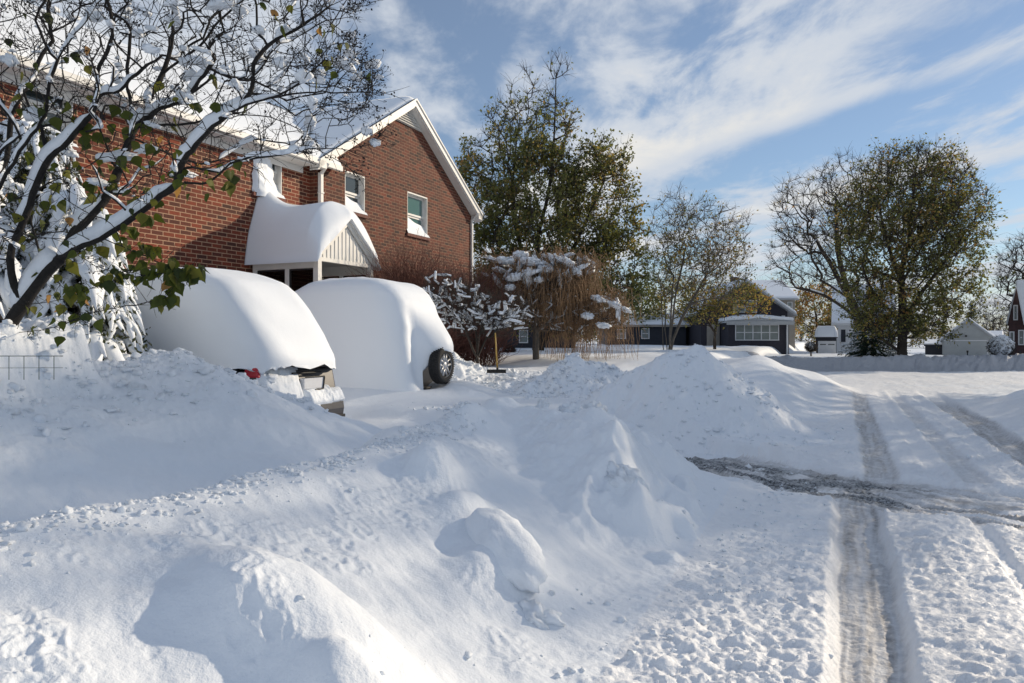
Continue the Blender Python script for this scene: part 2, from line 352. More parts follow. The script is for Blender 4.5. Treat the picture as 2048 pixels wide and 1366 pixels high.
def road_mat():
    m, nt, b = snow_mat('road_snow', b1=0.02, b2=0.008, sc1=7, sc2=38)
    at_ = nt.nodes.new('ShaderNodeAttribute'); at_.attribute_name = 'wear'
    sx = nt.nodes.new('ShaderNodeSeparateColor'); nt.links.new(at_.outputs['Color'], sx.inputs[0])
    def mix(f, c1, c2):
        n = nt.nodes.new('ShaderNodeMixRGB'); nt.links.new(f, n.inputs[0])
        for k, c in ((1, c1), (2, c2)):
            if isinstance(c, tuple): n.inputs[k].default_value = (*c, 1)
            else: nt.links.new(c, n.inputs[k])
        return n.outputs[0]
    nd = noise_node(nt, 11, 6, 0.7); rd = ramp(nt, nd.outputs[0], [(0.38, (0.30, 0.29, 0.285)), (0.66, (0.62, 0.615, 0.615))])
    c = mix(sx.outputs[0], (0.86, 0.885, 0.92), rd.outputs[0])
    na = noise_node(nt, 26, 5, 0.7); ra = ramp(nt, na.outputs[0], [(0.42, (0.045, 0.05, 0.055)), (0.62, (0.42, 0.44, 0.46))])
    c = mix(sx.outputs[1], c, ra.outputs[0]); nt.links.new(c, b.inputs['Base Color'])
    mr = nt.nodes.new('ShaderNodeMapRange'); nt.links.new(sx.outputs[1], mr.inputs[0]); mr.inputs[3].default_value = 0.55; mr.inputs[4].default_value = 0.3
    nt.links.new(mr.outputs[0], b.inputs['Roughness'])
    return m
M['road'] = road_mat()
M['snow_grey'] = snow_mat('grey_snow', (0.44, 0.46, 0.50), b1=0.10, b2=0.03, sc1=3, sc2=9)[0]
# ------------------------------------------------------------------ terrain
def region(X, Y):
    """which named piece of ground a point belongs to"""
    S = ST * X + CT * Y; Nn = CT * X - ST * Y
    r = np.zeros(X.shape, np.int32)                       # 0 ground
    road = (Nn > -1.15) & (Nn < 4.6) & (S < 31) | (Y > 28) & (Y < 39.6) & (Nn > -2.6) | ((S - chan(Nn) > -1.0) & (S - chan(Nn) < 0.9) & (Nn > -3.6) & (Nn < 0))
    r[(Nn < -3.9) & (S > 8.6) & (S < 14.2)] = 2           # driveway
    lp = (Nn < -4.75) & (S < 8.75); r[lp] = 3
    bank = (Nn < -1.15) & (Nn > -4.75) & (S < 10.6); r[bank] = 4
    cone = (((S - 14.2) / 2.5) ** 2 + ((Nn + 2.4) / 2.3) ** 2 < 1); r[cone] = 5
    mid = (((S - 15.3) / 1.7) ** 2 + ((Nn + 5.4) / 1.5) ** 2 < 1) & ~cone; r[mid] = 6
    shr = (((S - 15.6) / 1.4) ** 2 + ((Nn + 8.3) / 1.5) ** 2 < 1) & ~mid; r[shr] = 7
    corner = (Nn > -5.2) & (Nn < -0.2) & (S > 16.9) & (S < 31) & ~cone; r[corner] = 8
    rb = (Nn >= 4.0) & (Nn < 8.5) & (S < 30); r[rb] = 9
    fb = (Y > 38.9) & (Y < 42.3) & (X > 12.5); r[fb] = 10
    r[road & ~cone & ~corner & ~rb & ~fb] = 1
    return r
PIECES = {0: ('ground', None, None), 1: ('road', None, None), 2: ('driveway', None, None),
 3: ('snow_bank', 'tall shovelled snow bank at the left edge in front of the buried minivan', 'snow bank'),
 4: ('snow_bank', 'long wind-packed snow bank with lumps along the near edge of the road', 'snow bank'),
 5: ('snow_pile', 'big cone shaped snow pile beside the mouth of the driveway', 'snow pile'),
 6: ('snow_pile', 'low rubbly snow pile between the snow shovel and the big cone', 'snow pile'),
 7: ('snow_pile', 'lumpy snow pile under the snowy shrub behind the spare wheel', 'snow pile'),
 8: ('snow_bank', 'smooth ploughed snow bank sweeping round the street corner behind the big cone', 'snow bank'),
 9: ('snow_bank', 'smooth white snow bank along the right edge of the road', 'snow bank'),
 10: ('snow_bank', 'long grey rubbly snow bank across the far side of the intersection', 'snow bank')}
def build_terrain():
    t_in = np.linspace(-0.74, 0.74, 560)
    t_out = 0.74 + np.cumsum(np.geomspace(0.003, 0.25, 45))
    t = np.concatenate([-t_out[::-1], t_in, t_out])
    y = [0.9]
    while y[-1] < 700: y.append(y[-1] * (1.0042 if y[-1] < 22 else (1.0062 if y[-1] < 50 else 1.02)))
    y = np.array(y)
    Yg = np.repeat(y[:, None], len(t), 1); Xg = Yg * t[None, :]
    Z = height(Xg, Yg)
    ny, nx = Yg.shape
    idx = np.arange(ny * nx).reshape(ny, nx)
    Fq = np.stack([idx[:-1, :-1], idx[:-1, 1:], idx[1:, 1:], idx[1:, :-1]], -1).reshape(-1, 4)
    V = np.stack([Xg, Yg, Z], -1).reshape(-1, 3)
    # coarse sheet behind the viewpoint and to its sides
    xb = np.concatenate([-np.geomspace(700, 12, 20), np.linspace(-11, 11, 111), np.geomspace(12, 700, 20)])
    yb = np.concatenate([-np.geomspace(500, 8, 20), np.linspace(-7.6, 0.88, 44)])
    # normals from the height field, so that pieces join without a seam
    P = V.reshape(ny, nx, 3); du = np.gradient(P, axis=1); dv = np.gradient(P, axis=0)
    Nv = np.cross(du, dv).reshape(-1, 3); Nv /= np.linalg.norm(Nv, axis=1, keepdims=True) + 1e-12
    cen = V[Fq].mean(1); reg = region(cen[:, 0], cen[:, 1])
    # wear of the road surface
    S = ST * V[:, 0] + CT * V[:, 1]; Nn = CT * V[:, 0] - ST * V[:, 1]
    nf = Nn + 0.028 * fbm(S * 1.1, Nn * 1.3, 3, 9); near = 1 - sm(10.4, 11.0, S)
    def groove(c, w, e): return sm(c - w - e, c - w, nf) * (1 - sm(c + w, c + w + e, nf))
    c = S - chan(Nn) + 0.25 * fbm(S * 0.8, Nn * 0.8, 3, 22)
    chm = sm(-1.25, -0.9, c) * (1 - sm(0.65, 0.95, c)) * sm(-3.8, -3.2, Nn)
    stre = np.clip(0.62 + 0.9 * fbm(c * 4.5, Nn * 0.9, 4, 203, 0.6), 0, 1)
    wr = groove(0.17, 0.15, 0.06) * near * 0.62 + groove(0.35, 0.3, 0.3) * near * .16 + (groove(0.5, 0.15, 0.10) * 0.75 + groove(1.55, .12, .08) * .35 + groove(2.62, 0.24, 0.10) * 0.85) * (1 - near) * (1 - sm(21, 27, S))
    wr = wr * (0.62 + 0.55 * np.clip(0.5 + fbm(nf * 17, S * .45, 3, 209), 0, 1.2))
    wr = np.maximum(wr, chm * stre * 0.95 * sm(-2.2, -1.6, Nn + 0.9))
    wr = np.clip(wr, 0, 1)
    asp = chm * sm(0.05, 0.35, fbm(c * 3.4, Nn * 1.3, 4, 207, 0.6) + 0.62 * np.exp(-((Nn + .55) / 0.75) ** 2) + 0.55 * np.exp(-((Nn + 2.3) / 0.5) ** 2) - 0.35 * sm(0.2, 0.9, Nn)) * (1 - sm(0.6, 1.3, Nn))
    asp = np.clip(asp * 1.2, 0, 1) * sm(-1.0, -.7, c) * (1 - sm(.35, .7, c))
    colr = np.stack([wr, asp, wr * 0, wr * 0 + 1], -1).astype(np.float32)
    for k, (nm, lab, cat) in PIECES.items():
        f = Fq[reg == k]
        if not len(f): continue
        u, inv = np.unique(f, return_inverse=True); f2 = inv.reshape(-1, 4)
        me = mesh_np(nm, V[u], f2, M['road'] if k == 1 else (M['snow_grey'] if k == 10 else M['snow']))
        me.normals_split_custom_set_from_vertices(Nv[u].tolist()) if len(u) < 10**7 else None
        if k == 1:
            ca = me.color_attributes.new('wear', 'FLOAT_COLOR', 'POINT'); ca.data.foreach_set('color', colr[u].ravel())
        o = link(nm, me)
        tag(o, lab, cat, kind='structure' if lab is None else None)
    Xb, Yb = np.meshgrid(xb, yb); Zb = height(Xb, Yb, False)
    ib = np.arange(Xb.size).reshape(Xb.shape)
    Fb = np.stack([ib[:-1, :-1], ib[:-1, 1:], ib[1:, 1:], ib[1:, :-1]], -1).reshape(-1, 4)
    # keep off the part already covered by the wedge
    Vb = np.stack([Xb, Yb, Zb], -1).reshape(-1, 3)
    tag(link('ground', mesh_np('ground', Vb, Fb, M['snow'])), kind='structure')
build_terrain()

# blobs: displaced ellipsoids (lumps of snow)
def ico(sub):
    import bmesh
    bm = bmesh.new(); bmesh.ops.create_icosphere(bm, subdivisions=sub, radius=1)
    v = np.array([x.co[:] for x in bm.verts]); f = np.array([[q.index for q in p.verts] for p in bm.faces]); bm.free(); return v, f
ICO = {i: ico(i) for i in (1, 2, 3, 4, 5)}
def blob_np(c, r, rot=(0, 0, 0), sub=3, amp=0.15, fr=2.0, seed=0):
    v, f = ICO[sub]; v = v.copy()
    d = fbm(v[:, 0] * fr + seed * 3.1, v[:, 1] * fr + v[:, 2] * fr * 0.7 + seed, 4, seed, 0.55)
    v = v * (1 + amp * d)[:, None] * np.array(r)[None, :]
    from mathutils import Euler
    Rm = np.array(Euler(rot).to_matrix()); v = v @ Rm.T + np.array(c)[None, :]
    return v, f
def join_np(parts):
    V = []; Fq = []; b = 0
    for v, f in parts: V.append(v); Fq.append(f + b); b += len(v)
    return np.concatenate(V), np.concatenate(Fq)

def add_lumps():
    bank = [o for o in bpy.data.objects if o.name.startswith('snow_bank') and 'wind-packed' in o.get('label', '')][0]
    az = math.atan2(ST, CT)
    L = []
    # (s, n, lift, radii(s-dir, n-dir, z), amp)
    for (s, n, dz, r, amp, sd) in [(4.35, -1.98, 0.0, (0.44, 0.20, 0.19), .10, 1),
                                   (6.3, -1.5, -0.02, (0.26, 0.20, 0.20), .16, 4), (8.4, -1.85, 0.0, (0.34, 0.26, 0.26), .14, 5),
                                   (9.3, -2.6, 0.02, (0.28, 0.26, 0.2), .2, 6), (9.0, -3.0, 0.02, (0.24, 0.2, 0.16), .25, 7), (9.6, -2.3, 0.0, (0.22, 0.24, 0.18), .25, 8),
                                   (5.1, -2.9, -0.06, (0.13, 0.12, 0.16), .15, 9), (5.15, -2.45, -.05, (0.06, 0.05, 0.09), .3, 10),
                                   (8.4, -3.3, 0.0, (0.09, 0.08, 0.13), .25, 11), (8.0, -3.5, 0.0, (0.06, 0.06, 0.07), .25, 12)]:
        p = W(s, n); z = hgt(p.x, p.y) + dz
        L.append(blob_np((p.x, p.y, z), (r[0], r[1], r[2]), (0, 0, math.pi / 2 - TH), 4, amp, 1.8, sd))
    L = []
    for (x, y, ang, dz, r, amp, sd) in [(-.05, 4.92, -62, -.075, (.43, .21, .16), .10, 1), (.14, 4.48, -40, -.05, (.15, .13, .10), .4, 2), (1.0, 6.6, -50, -.03, (.22, .15, .15), .35, 4), (.75, 8.9, 20, .02, (.16, .13, .10), .4, 6), (1.05, 9.3, 60, .02, (.18, .14, .12), .4, 7), (.35, 8.95, 10, -.02, (.07, .06, .12), .5, 9)]:
        L.append(blob_np((x, y, hgt(x, y) + dz), r, (0, 0.32, R(ang)), 4, amp, 2.4, sd))
    for i, (v, f) in enumerate(L):
        o = link('snow_lump', mesh_np('snow_lump', v, f, M['snow']), bank)
add_lumps()

def scatter(pts, rmin, rmax, name, seed, sub=2, flat=0.7, mat='snow', expo=2.2):
    rg = np.random.default_rng(seed); v0, f0 = ICO[sub]; n = len(pts)
    r = rmin + (rmax - rmin) * rg.random(n) ** expo
    z = height(pts[:, 0], pts[:, 1])
    V = v0[None] * (1 + 0.28 * rg.standard_normal((n, len(v0), 1)).clip(-1.5, 1.5)) * r[:, None, None] * (1 + .3 * rg.standard_normal((n, 1, 3)).clip(-1.5, 1.5))
    V[:, :, 2] *= flat
    V[:, :, 0] += pts[:, 0:1]; V[:, :, 1] += pts[:, 1:2]; V[:, :, 2] += (z + r * 0.15)[:, None]
    Fq = (f0[None] + (np.arange(n) * len(v0))[:, None, None]).reshape(-1, 3)
    return tag(link(name, mesh_np(name, V.reshape(-1, 3), Fq, M[mat])), kind='stuff')
def crumbs():
    rg = np.random.default_rng(5)
    def sn(s, n): return np.stack([ST * s + CT * n, CT * s - ST * n], -1)
    P = []
    s = 1.6 + 5.2 * rg.random(1900); P.append(sn(s, -3.60 + 0.16 * rg.standard_normal(1900)))
    s = 1.2 + 9 * rg.random(800); P.append(sn(s, -0.70 + 0.26 * rg.standard_normal(800)))
    s = 2 + 3 * rg.random(120); P.append(sn(s, -1.3 + 0.4 * rg.standard_normal(120)))
    tag(scatter(np.concatenate(P), 0.003, 0.026, 'snow_crumbs', 6, expo=3.6), 'loose crumbs of snow strewn along the near bank and road edge', 'snow crumbs')
    P = []
    s = 12 + 4.5 * rg.random(700); P.append(sn(s, -2.4 + 1.2 * rg.standard_normal(700)))
    s = 14 + 3.5 * rg.random(1500); P.append(sn(s, -5.3 + 1.0 * rg.standard_normal(1500)))
    s = 14.5 + 2.0 * rg.random(500); P.append(sn(s, -8.2 + 0.7 * rg.standard_normal(500)))
    s = 3 + 4.6 * rg.random(700); P.append(sn(s, -6.8 + 0.4 * rg.standard_normal(700)))
    s = 10.6 + 0.8 * rg.random(400); P.append(sn(s, -4.2 + 1.1 * rg.standard_normal(400)))
    tag(scatter(np.concatenate(P), 0.008, 0.06, 'snow_clods', 8, expo=3.0), 'loose clods of snow scattered over the piles by the driveway', 'snow clods')
crumbs()

# ------------------------------------------------------------------ the brick house
M['brick'] = None
def brick_mat(name, w, h, c1, c2, mort, seedoff=0.0):
    m, nt, b = nmat(name); N = nt.nodes.new; L = nt.links.new
    tc = N('ShaderNodeTexCoord'); sp = N('ShaderNodeSeparateXYZ'); L(tc.outputs['Object'], sp.inputs[0])
    ad = N('ShaderNodeMath'); L(sp.outputs[0], ad.inputs[0]); L(sp.outputs[1], ad.inputs[1])
    cb = N('ShaderNodeCombineXYZ'); L(ad.outputs[0], cb.inputs[0]); L(sp.outputs[2], cb.inputs[1])
    br = N('ShaderNodeTexBrick'); L(cb.outputs[0], br.inputs[0]); br.inputs['Scale'].default_value = 1
    br.inputs['Brick Width'].default_value = w; br.inputs['Row Height'].default_value = h
    br.inputs['Mortar Size'].default_value = h * 0.115; br.inputs['Mortar Smooth'].default_value = 0.25; br.inputs['Bias'].default_value = 0.0
    br.inputs['Color1'].default_value = (*c1, 1); br.inputs['Color2'].default_value = (*c2, 1); br.inputs['Mortar'].default_value = (*mort, 1)
    n = noise_node(nt, 1.3, 6, 0.65); r = ramp(nt, n.outputs[0], [(0.3, (0.78, 0.76, 0.74)), (0.7, (1.15, 1.12, 1.1))])
    n3 = noise_node(nt, 30, 3, 0.6); r3 = ramp(nt, n3.outputs[0], [(0.3, (0.75, 0.75, 0.75)), (0.7, (1.15, 1.15, 1.15))])
    mx = N('ShaderNodeMixRGB'); mx.blend_type = 'MULTIPLY'; mx.inputs[0].default_value = 1; L(br.outputs[0], mx.inputs[1]); L(r.outputs[0], mx.inputs[2])
    m2 = N('ShaderNodeMixRGB'); m2.blend_type = 'MULTIPLY'; m2.inputs[0].default_value = 1; L(mx.outputs[0], m2.inputs[1]); L(r3.outputs[0], m2.inputs[2])
    L(m2.outputs[0], b.inputs['Base Color']); b.inputs['Roughness'].default_value = 0.85
    bp = N('ShaderNodeBump'); bp.inputs['Distance'].default_value = 0.012; bp.invert = True; L(br.outputs['Fac'], bp.inputs['Height']); L(bp.outputs[0], b.inputs['Normal'])
    return m
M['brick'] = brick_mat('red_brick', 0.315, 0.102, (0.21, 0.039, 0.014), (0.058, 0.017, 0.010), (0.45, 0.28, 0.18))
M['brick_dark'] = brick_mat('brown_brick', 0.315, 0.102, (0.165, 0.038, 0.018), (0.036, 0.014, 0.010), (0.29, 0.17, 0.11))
M['sill'] = simple('sill_brick', (0.16, 0.06, 0.045), 0.8, 0.3, 9)
M['white'] = simple('white_trim', (0.72, 0.71, 0.68), 0.5, 0.05, 3)
M['white_sid'] = simple('white_siding', (0.70, 0.70, 0.68), 0.5, 0.05, 3)
M['shade_blind'] = simple('window_blind', (0.60, 0.62, 0.60), 0.7, 0.06, 4)
M['shingle'] = simple('shingles', (0.10, 0.10, 0.11), 0.85, 0.3, 20)
M['soffit'] = simple('soffit', (0.55, 0.53, 0.50), 0.6, 0.05, 3)
def glass_mat(name, col, rough=0.08):
    m, nt, b = nmat(name); b.inputs['Base Color'].default_value = (*col, 1); b.inputs['Roughness'].default_value = rough
    b.inputs['Specular IOR Level'].default_value = 0.9
    n = noise_node(nt, 1.5, 2); bp = nt.nodes.new('ShaderNodeBump'); bp.inputs['Distance'].default_value = 0.003
    nt.links.new(n.outputs[0], bp.inputs['Height']); nt.links.new(bp.outputs[0], b.inputs['Normal']); return m
M['glass'] = glass_mat('window_glass', (0.03, 0.045, 0.05))
M['glass_teal'] = glass_mat('window_glass_teal', (0.10, 0.20, 0.20))

NW = -13.67                                     # gable wall plane
P0 = on_n(943, 600, NW); S0 = ST * P0.x + CT * P0.y   # right-hand corner
house = empty('brick_house', W(S0, NW, 0), math.pi / 2 - TH)
tag(house, 'two-storey red brick house with a white-trimmed front gable and snow-covered roof', 'house')
def HL(px, py, y=0.0):
    """a spot of the photo on the house plane at local depth y -> local (x, z)"""
    p = on_n(px, py, NW - y); return ST * p.x + CT * p.y - S0, p.z
EZ = HL(943, 425)[1]                            # eave height
XP, PZ = HL(815, 207)                           # gable peak
XL = 2 * XP                                     # left end of the gable wall
YL = 0.24                                       # the left wing stands back a little
XE = XL - 15.5
def wall_panel(mb, x0, x1, z0, z1, holes, y, th=0.0):
    xs = sorted({x0, x1, *[h[0] for h in holes], *[h[1] for h in holes]}); zs = sorted({z0, z1, *[h[2] for h in holes], *[h[3] for h in holes]})
    for a, b_ in zip(xs[:-1], xs[1:]):
        for c, d in zip(zs[:-1], zs[1:]):
            mx, mz = (a + b_) / 2, (c + d) / 2
            if any(h[0] < mx < h[1] and h[2] < mz < h[3] for h in holes): continue
            mb.poly((a, y, c), (b_, y, c), (b_, y, d), (a, y, d))
def win_rect(l, t, r, b, y, pyR=None):
    x0, zt = HL(l, t, y); _, zb = HL(l, b, y); x1, _ = HL(r, t, y); return (x0, x1, zb, zt)
W3 = win_rect(815, 382, 855, 466, 0); W2 = win_rect(690, 340, 730, 420, 0); W1 = win_rect(509, 279, 564, 384, YL)
W4 = (W1[0] - 6.0, W1[1] - 6.0, W1[2], W1[3])
GW = (XL + 1.2, XL + 2.6, 2.0, 3.3)
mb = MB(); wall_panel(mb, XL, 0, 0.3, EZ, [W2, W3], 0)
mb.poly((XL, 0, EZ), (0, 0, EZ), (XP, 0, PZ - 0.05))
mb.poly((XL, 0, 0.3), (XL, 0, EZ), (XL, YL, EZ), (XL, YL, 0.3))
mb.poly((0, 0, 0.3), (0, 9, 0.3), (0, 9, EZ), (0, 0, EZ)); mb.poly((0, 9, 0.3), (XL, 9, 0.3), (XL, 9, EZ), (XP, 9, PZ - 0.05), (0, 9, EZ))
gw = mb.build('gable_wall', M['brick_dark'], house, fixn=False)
gw['label'] = 'brown brick gable wall with two upper windows'
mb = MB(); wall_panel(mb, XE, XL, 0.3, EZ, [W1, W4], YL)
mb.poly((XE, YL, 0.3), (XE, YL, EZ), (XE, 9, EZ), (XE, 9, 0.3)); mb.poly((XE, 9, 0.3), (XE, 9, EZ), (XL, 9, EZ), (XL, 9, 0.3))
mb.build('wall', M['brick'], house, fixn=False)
def window(rect, y, split=0.5, blind=False, snowy=0.4, dep=0.24, teal=False):
    x0, x1, z0, z1 = rect; w = x1 - x0; h = z1 - z0
    mb = MB(); f = 0.07
    # deep white reveal and casing
    mb.box(x0, x0 + .03, y + .004, y + dep, z0, z1); mb.box(x1 - .03, x1, y + .004, y + dep, z0, z1)
    mb.box(x0 + .03, x1 - .03, y + .004, y + dep, z1 - .05, z1); mb.box(x0 + .03, x1 - .03, y + .004, y + dep, z0, z0 + .03)
    zm = z0 + h * split
    for (a, b_, c, d, yy) in ((x0 + .03, x1 - .03, zm, z1 - .05, y + dep - .09), (x0 + .03, x1 - .03, z0 + .03, zm, y + dep - .05)):
        mb.box(a, a + f, yy, yy + .05, c, d); mb.box(b_ - f, b_, yy, yy + .05, c, d)
        mb.box(a + f, b_ - f, yy, yy + .05, d - f, d); mb.box(a + f, b_ - f, yy, yy + .05, c, c + f)
    o = mb.build('window', M['white'], house, bevel=0.006)
    g = MB(); g.box(x0 + .08, x1 - .08, y + dep - .06, y + dep - .05, zm + .05, z1 - .1); g.box(x0 + .08, x1 - .08, y + dep - .02, y + dep - .01, z0 + .08, zm - .05)
    g.build('pane', M['glass_teal'] if teal else M['glass'], o)
    b2 = MB(); b2.box(x0 + .02, x1 - .02, y + dep, y + dep + .02, z0, z1); b2.build('blind', M['shade_blind'] if blind else M['shingle'], o)
    s = MB(); s.box(x0 - .10, x1 + .10, y - .07, y + .003, z0 - .11, z0 - .004); s.build('sill', M['sill'], o, bevel=0.008)
    # snow lying on the sill, heaped against the left of the sash
    nx, nz = 24, 14; V = []
    for i in range(nx + 1):
        u = i / nx; top = z0 + h * snowy * (1 - 0.45 * u ** 1.6) * (0.97 + 0.05 * math.sin(9 * u))
        xx = x0 - .06 + (w + .12) * u
        for j in range(nz + 1):
            v = j / nz; xx2 = min(max(xx, x0 + .035), x1 - .035) if v > 0.22 else xx
            V.append((xx2, y - .075 + (dep - .02) * (v ** 0.8), z0 - .004 + (top - z0) * v ** 1.1 + 0.03 * math.sin(math.pi * min(1, v * 2))))
    Fq = [(i * (nz + 1) + j, (i + 1) * (nz + 1) + j, (i + 1) * (nz + 1) + j + 1, i * (nz + 1) + j + 1) for i in range(nx) for j in range(nz)]
    link('sill_snow', mesh_np('sill_snow', V, Fq, M['snow_smooth']), o)
    return o
window(W3, 0, 0.47, True, 0.42, teal=True); window(W2, 0, 0.47, True, 0.42)
w1 = window(W1, YL, 0.5, True, 0.45); window(W4, YL, 0.5, True, 0.3)
# snow plastered over most of the window above the porch
x0, x1, z0, z1 = W1; V = []; nx, nz = 22, 30
for i in range(nx + 1):
    for j in range(nz + 1):
        u, v = i / nx, j / nz; xr = x0 - .12 + (x1 - x0 + .1) * (0.72 + 0.30 * (1 - v) ** 2.0) * u + 0.05 * float(fbm(np.array([v * 5.0]), np.array([u * 3.0]), 3, 3)[0])
        d = 0.12 + 0.16 * (1 - v) * math.sin(math.pi * min(1, u + .15)) + 0.03 * float(fbm(np.array([u * 4.0]), np.array([v * 6.0]), 3, 8)[0])
        e = min(1, min(u, 1 - u) * 7, (1 - v) * 6); V.append((xr, YL + 0.10 - d * e ** .5, z0 - .1 + (z1 - z0 + .05) * v))
Fq = [(i * (nz + 1) + j, (i + 1) * (nz + 1) + j, (i + 1) * (nz + 1) + j + 1, i * (nz + 1) + j + 1) for i in range(nx) for j in range(nz)]
link('window_snow', mesh_np('window_snow', V, Fq, M['snow_smooth']), w1)

# roofs
slope = (PZ - EZ) / abs(XP)
def roof_slab(mb, pts_xz, y0, y1, th):
    """pts: polyline of the roof's upper edge in x,z"""
    for (a, b_) in zip(pts_xz[:-1], pts_xz[1:]):
        mb.prism([(a[0], a[1]), (b_[0], b_[1]), (b_[0], b_[1] - th), (a[0], a[1] - th)], 'y', y0, y1)
ov = 0.30
rp = [(XL - ov, EZ - ov * slope + .12), (XP, PZ + .12), (ov, EZ - ov * slope + .12)]
mb = MB(); roof_slab(mb, rp, -0.30, 9.3, 0.10); roof = mb.build('roof', M['shingle'], house)
mb = MB()
for sx in (0, 1):                                            # rake boards with a thin upper moulding
    a, b_ = (rp[0], rp[1]) if sx == 0 else (rp[1], rp[2])
    mb.prism([(a[0], a[1] - .03), (b_[0], b_[1] - .03), (b_[0], b_[1] - .25), (a[0], a[1] - .25)], 'y', -0.345, -0.303)
    mb.prism([(a[0], a[1] + .01), (b_[0], b_[1] + .01), (b_[0], b_[1] - .05), (a[0], a[1] - .05)], 'y', -0.385, -0.346)
    mb.prism([(a[0], a[1] - .25), (b_[0], b_[1] - .25), (b_[0], b_[1] - .29), (a[0], a[1] - .29)], 'y', -0.30, 0.0)
mb.box(-.02, ov, -0.345, 0.35, EZ - .28, EZ - .05); mb.box(XL - ov, XL + .02, -0.345, 0.0, EZ - .28, EZ - .05)
mb.build('rake_board', M['white'], house)
# triangular louvre under the peak
mb = MB(); hv = 0.62; wv = hv / slope
mb.poly((XP - wv, -.02, PZ - .15 - hv), (XP + wv, -.02, PZ - .15 - hv), (XP, -.02, PZ - .15))
for k in range(7):
    zz = PZ - .15 - hv + hv * (k + .2) / 7.5; ww = wv * (1 - (zz + .1 - (PZ - .15 - hv)) / hv)
    if ww > 0.05: mb.poly((XP - ww, -.03, zz + .09), (XP + ww, -.03, zz + .09), (XP + ww, -.10, zz), (XP - ww, -.10, zz))
mb.build('gable_vent', M['white'], house, fixn=False)
# left wing roof rising away from the street
XV = HL(668, 327)[0]
RY, RZ = 4.6, EZ + 4.6 * slope * 0.98
mb = MB(); e0 = YL - .45
mb.prism([(e0, EZ - .05), (RY, RZ), (RY, RZ - .12), (e0, EZ - .17)], 'x', XE - .3, XV); mb.prism([(.05, EZ - .05 + (.05 - e0) * (RZ - EZ + .05) / (RY - e0)), (RY, RZ), (RY, RZ - .12), (.05, EZ - .17 + (.05 - e0) * (RZ - EZ + .05) / (RY - e0))], 'x', XV, XP - 0.2)
mb.prism([(RY, RZ), (9.3, EZ - .05), (9.3, EZ - .17), (RY, RZ - .12)], 'x', XE - .3, XP - 0.2); mb.build('roof', M['shingle'], house)
mb = MB(); mb.box(XE - .3, XV, e0 - .12, e0 - .002, EZ - .20, EZ - .04); mb.box(XE - .3, XL - ov - .02, e0, YL, EZ - .24, EZ - .20)
mb.box(XE - .3, XL - ov - .02, YL - .03, YL - .003, EZ - .42, EZ - .24)
mb.build('gutter', M['white'], house, bevel=0.02)
def sheet(name, xs, ys, topf, botf, mat, parent):
    """closed blanket of snow over a grid: top and bottom height functions of (x, y)"""
    X, Y = np.meshgrid(xs, ys); T = topf(X, Y); B = botf(X, Y); nx, ny = len(xs), len(ys)
    V = np.concatenate([np.stack([X, Y, T], -1).reshape(-1, 3), np.stack([X, Y, np.minimum(B, T)], -1).reshape(-1, 3)])
    i = np.arange(nx * ny).reshape(ny, nx); o = nx * ny
    Fq = [np.stack([i[:-1, :-1], i[:-1, 1:], i[1:, 1:], i[1:, :-1]], -1).reshape(-1, 4)]
    Fq.append(Fq[0][:, ::-1] + o)
    for a in (i[0, :], i[::-1, -1][::-1] * 0 + i[:, -1], i[-1, ::-1], i[::-1, 0]):
        Fq.append(np.stack([a[:-1], a[:-1] + o, a[1:] + o, a[1:]], -1))
    return link(name, mesh_np(name, V, np.concatenate(Fq), mat), parent)
def edge(u, w): return np.clip(u / w, 0, 1) ** 0.5
xs = np.linspace(XE - .3, XV, 140); ys = np.linspace(e0 - .1, RY + .3, 70)
def rtop(X, Y): return EZ - .05 + (np.minimum(Y, 2 * RY - Y) - e0) * (RZ - EZ + .05) / (RY - e0)
th = lambda X, Y: 0.34 * edge(Y - (e0 - .1), 0.5) * (1 + 0.15 * fbm(X * .5, Y * .5, 3, 4)) + 0.015
sheet('roof_snow', xs, ys, lambda X, Y: rtop(X, Y) + th(X, Y), lambda X, Y: rtop(X, Y) - 0.0, M['snow_smooth'], house)
xs = np.linspace(XV + .002, XP - .2, 60); ys = np.linspace(.05, RY + .3, 60)
sheet('roof_snow', xs, ys, lambda X, Y: rtop(X, Y) + th(X, Y), lambda X, Y: rtop(X, Y) - 0.0, M['snow_smooth'], house)
for sgn in (0, 1):
    xs = np.linspace(XL - ov, XP, 60) if sgn == 0 else np.linspace(XP, ov, 60); ys = np.linspace(-0.26, 9.2, 60)
    f0 = lambda X, Y: PZ + .13 - np.abs(X - XP) * slope
    tk = 0.16 if sgn == 0 else 0.10
    sheet('roof_snow', xs, ys, lambda X, Y: f0(X, Y) + tk * edge(Y + .26, 0.5) * edge(np.where(sgn == 0, X - (XL - ov), ov - X), 0.3) * (1 + .2 * fbm(X, Y, 3, 6)) + .004, lambda X, Y: f0(X, Y) - .002, M['snow_smooth'], house)
# downspouts
def downspout(x, y, z0, z1, r=0.045):
    mb = MB(); mb.box(x - r, x + r, y - 2 * r, y - .01, z0, z1)
    mb.box(x - r * 1.3, x + r * 1.3, y - 2.3 * r, y - .005, z0 + 1.8, z0 + 1.85); mb.box(x - r * 1.3, x + r * 1.3, y - 2.3 * r, y - .005, z1 - 0.6, z1 - .55)
    mb.bar((x, y - r, z1 - .05), (x - .02, y - .35, z1 + .25), r * .9)
    mb.build('downspout', M['white'], house, bevel=0.01)
downspout(XL + .10, 0, 1.0, EZ - .35, 0.06); downspout(-.06, 0, 1.0, EZ - .30, 0.045)

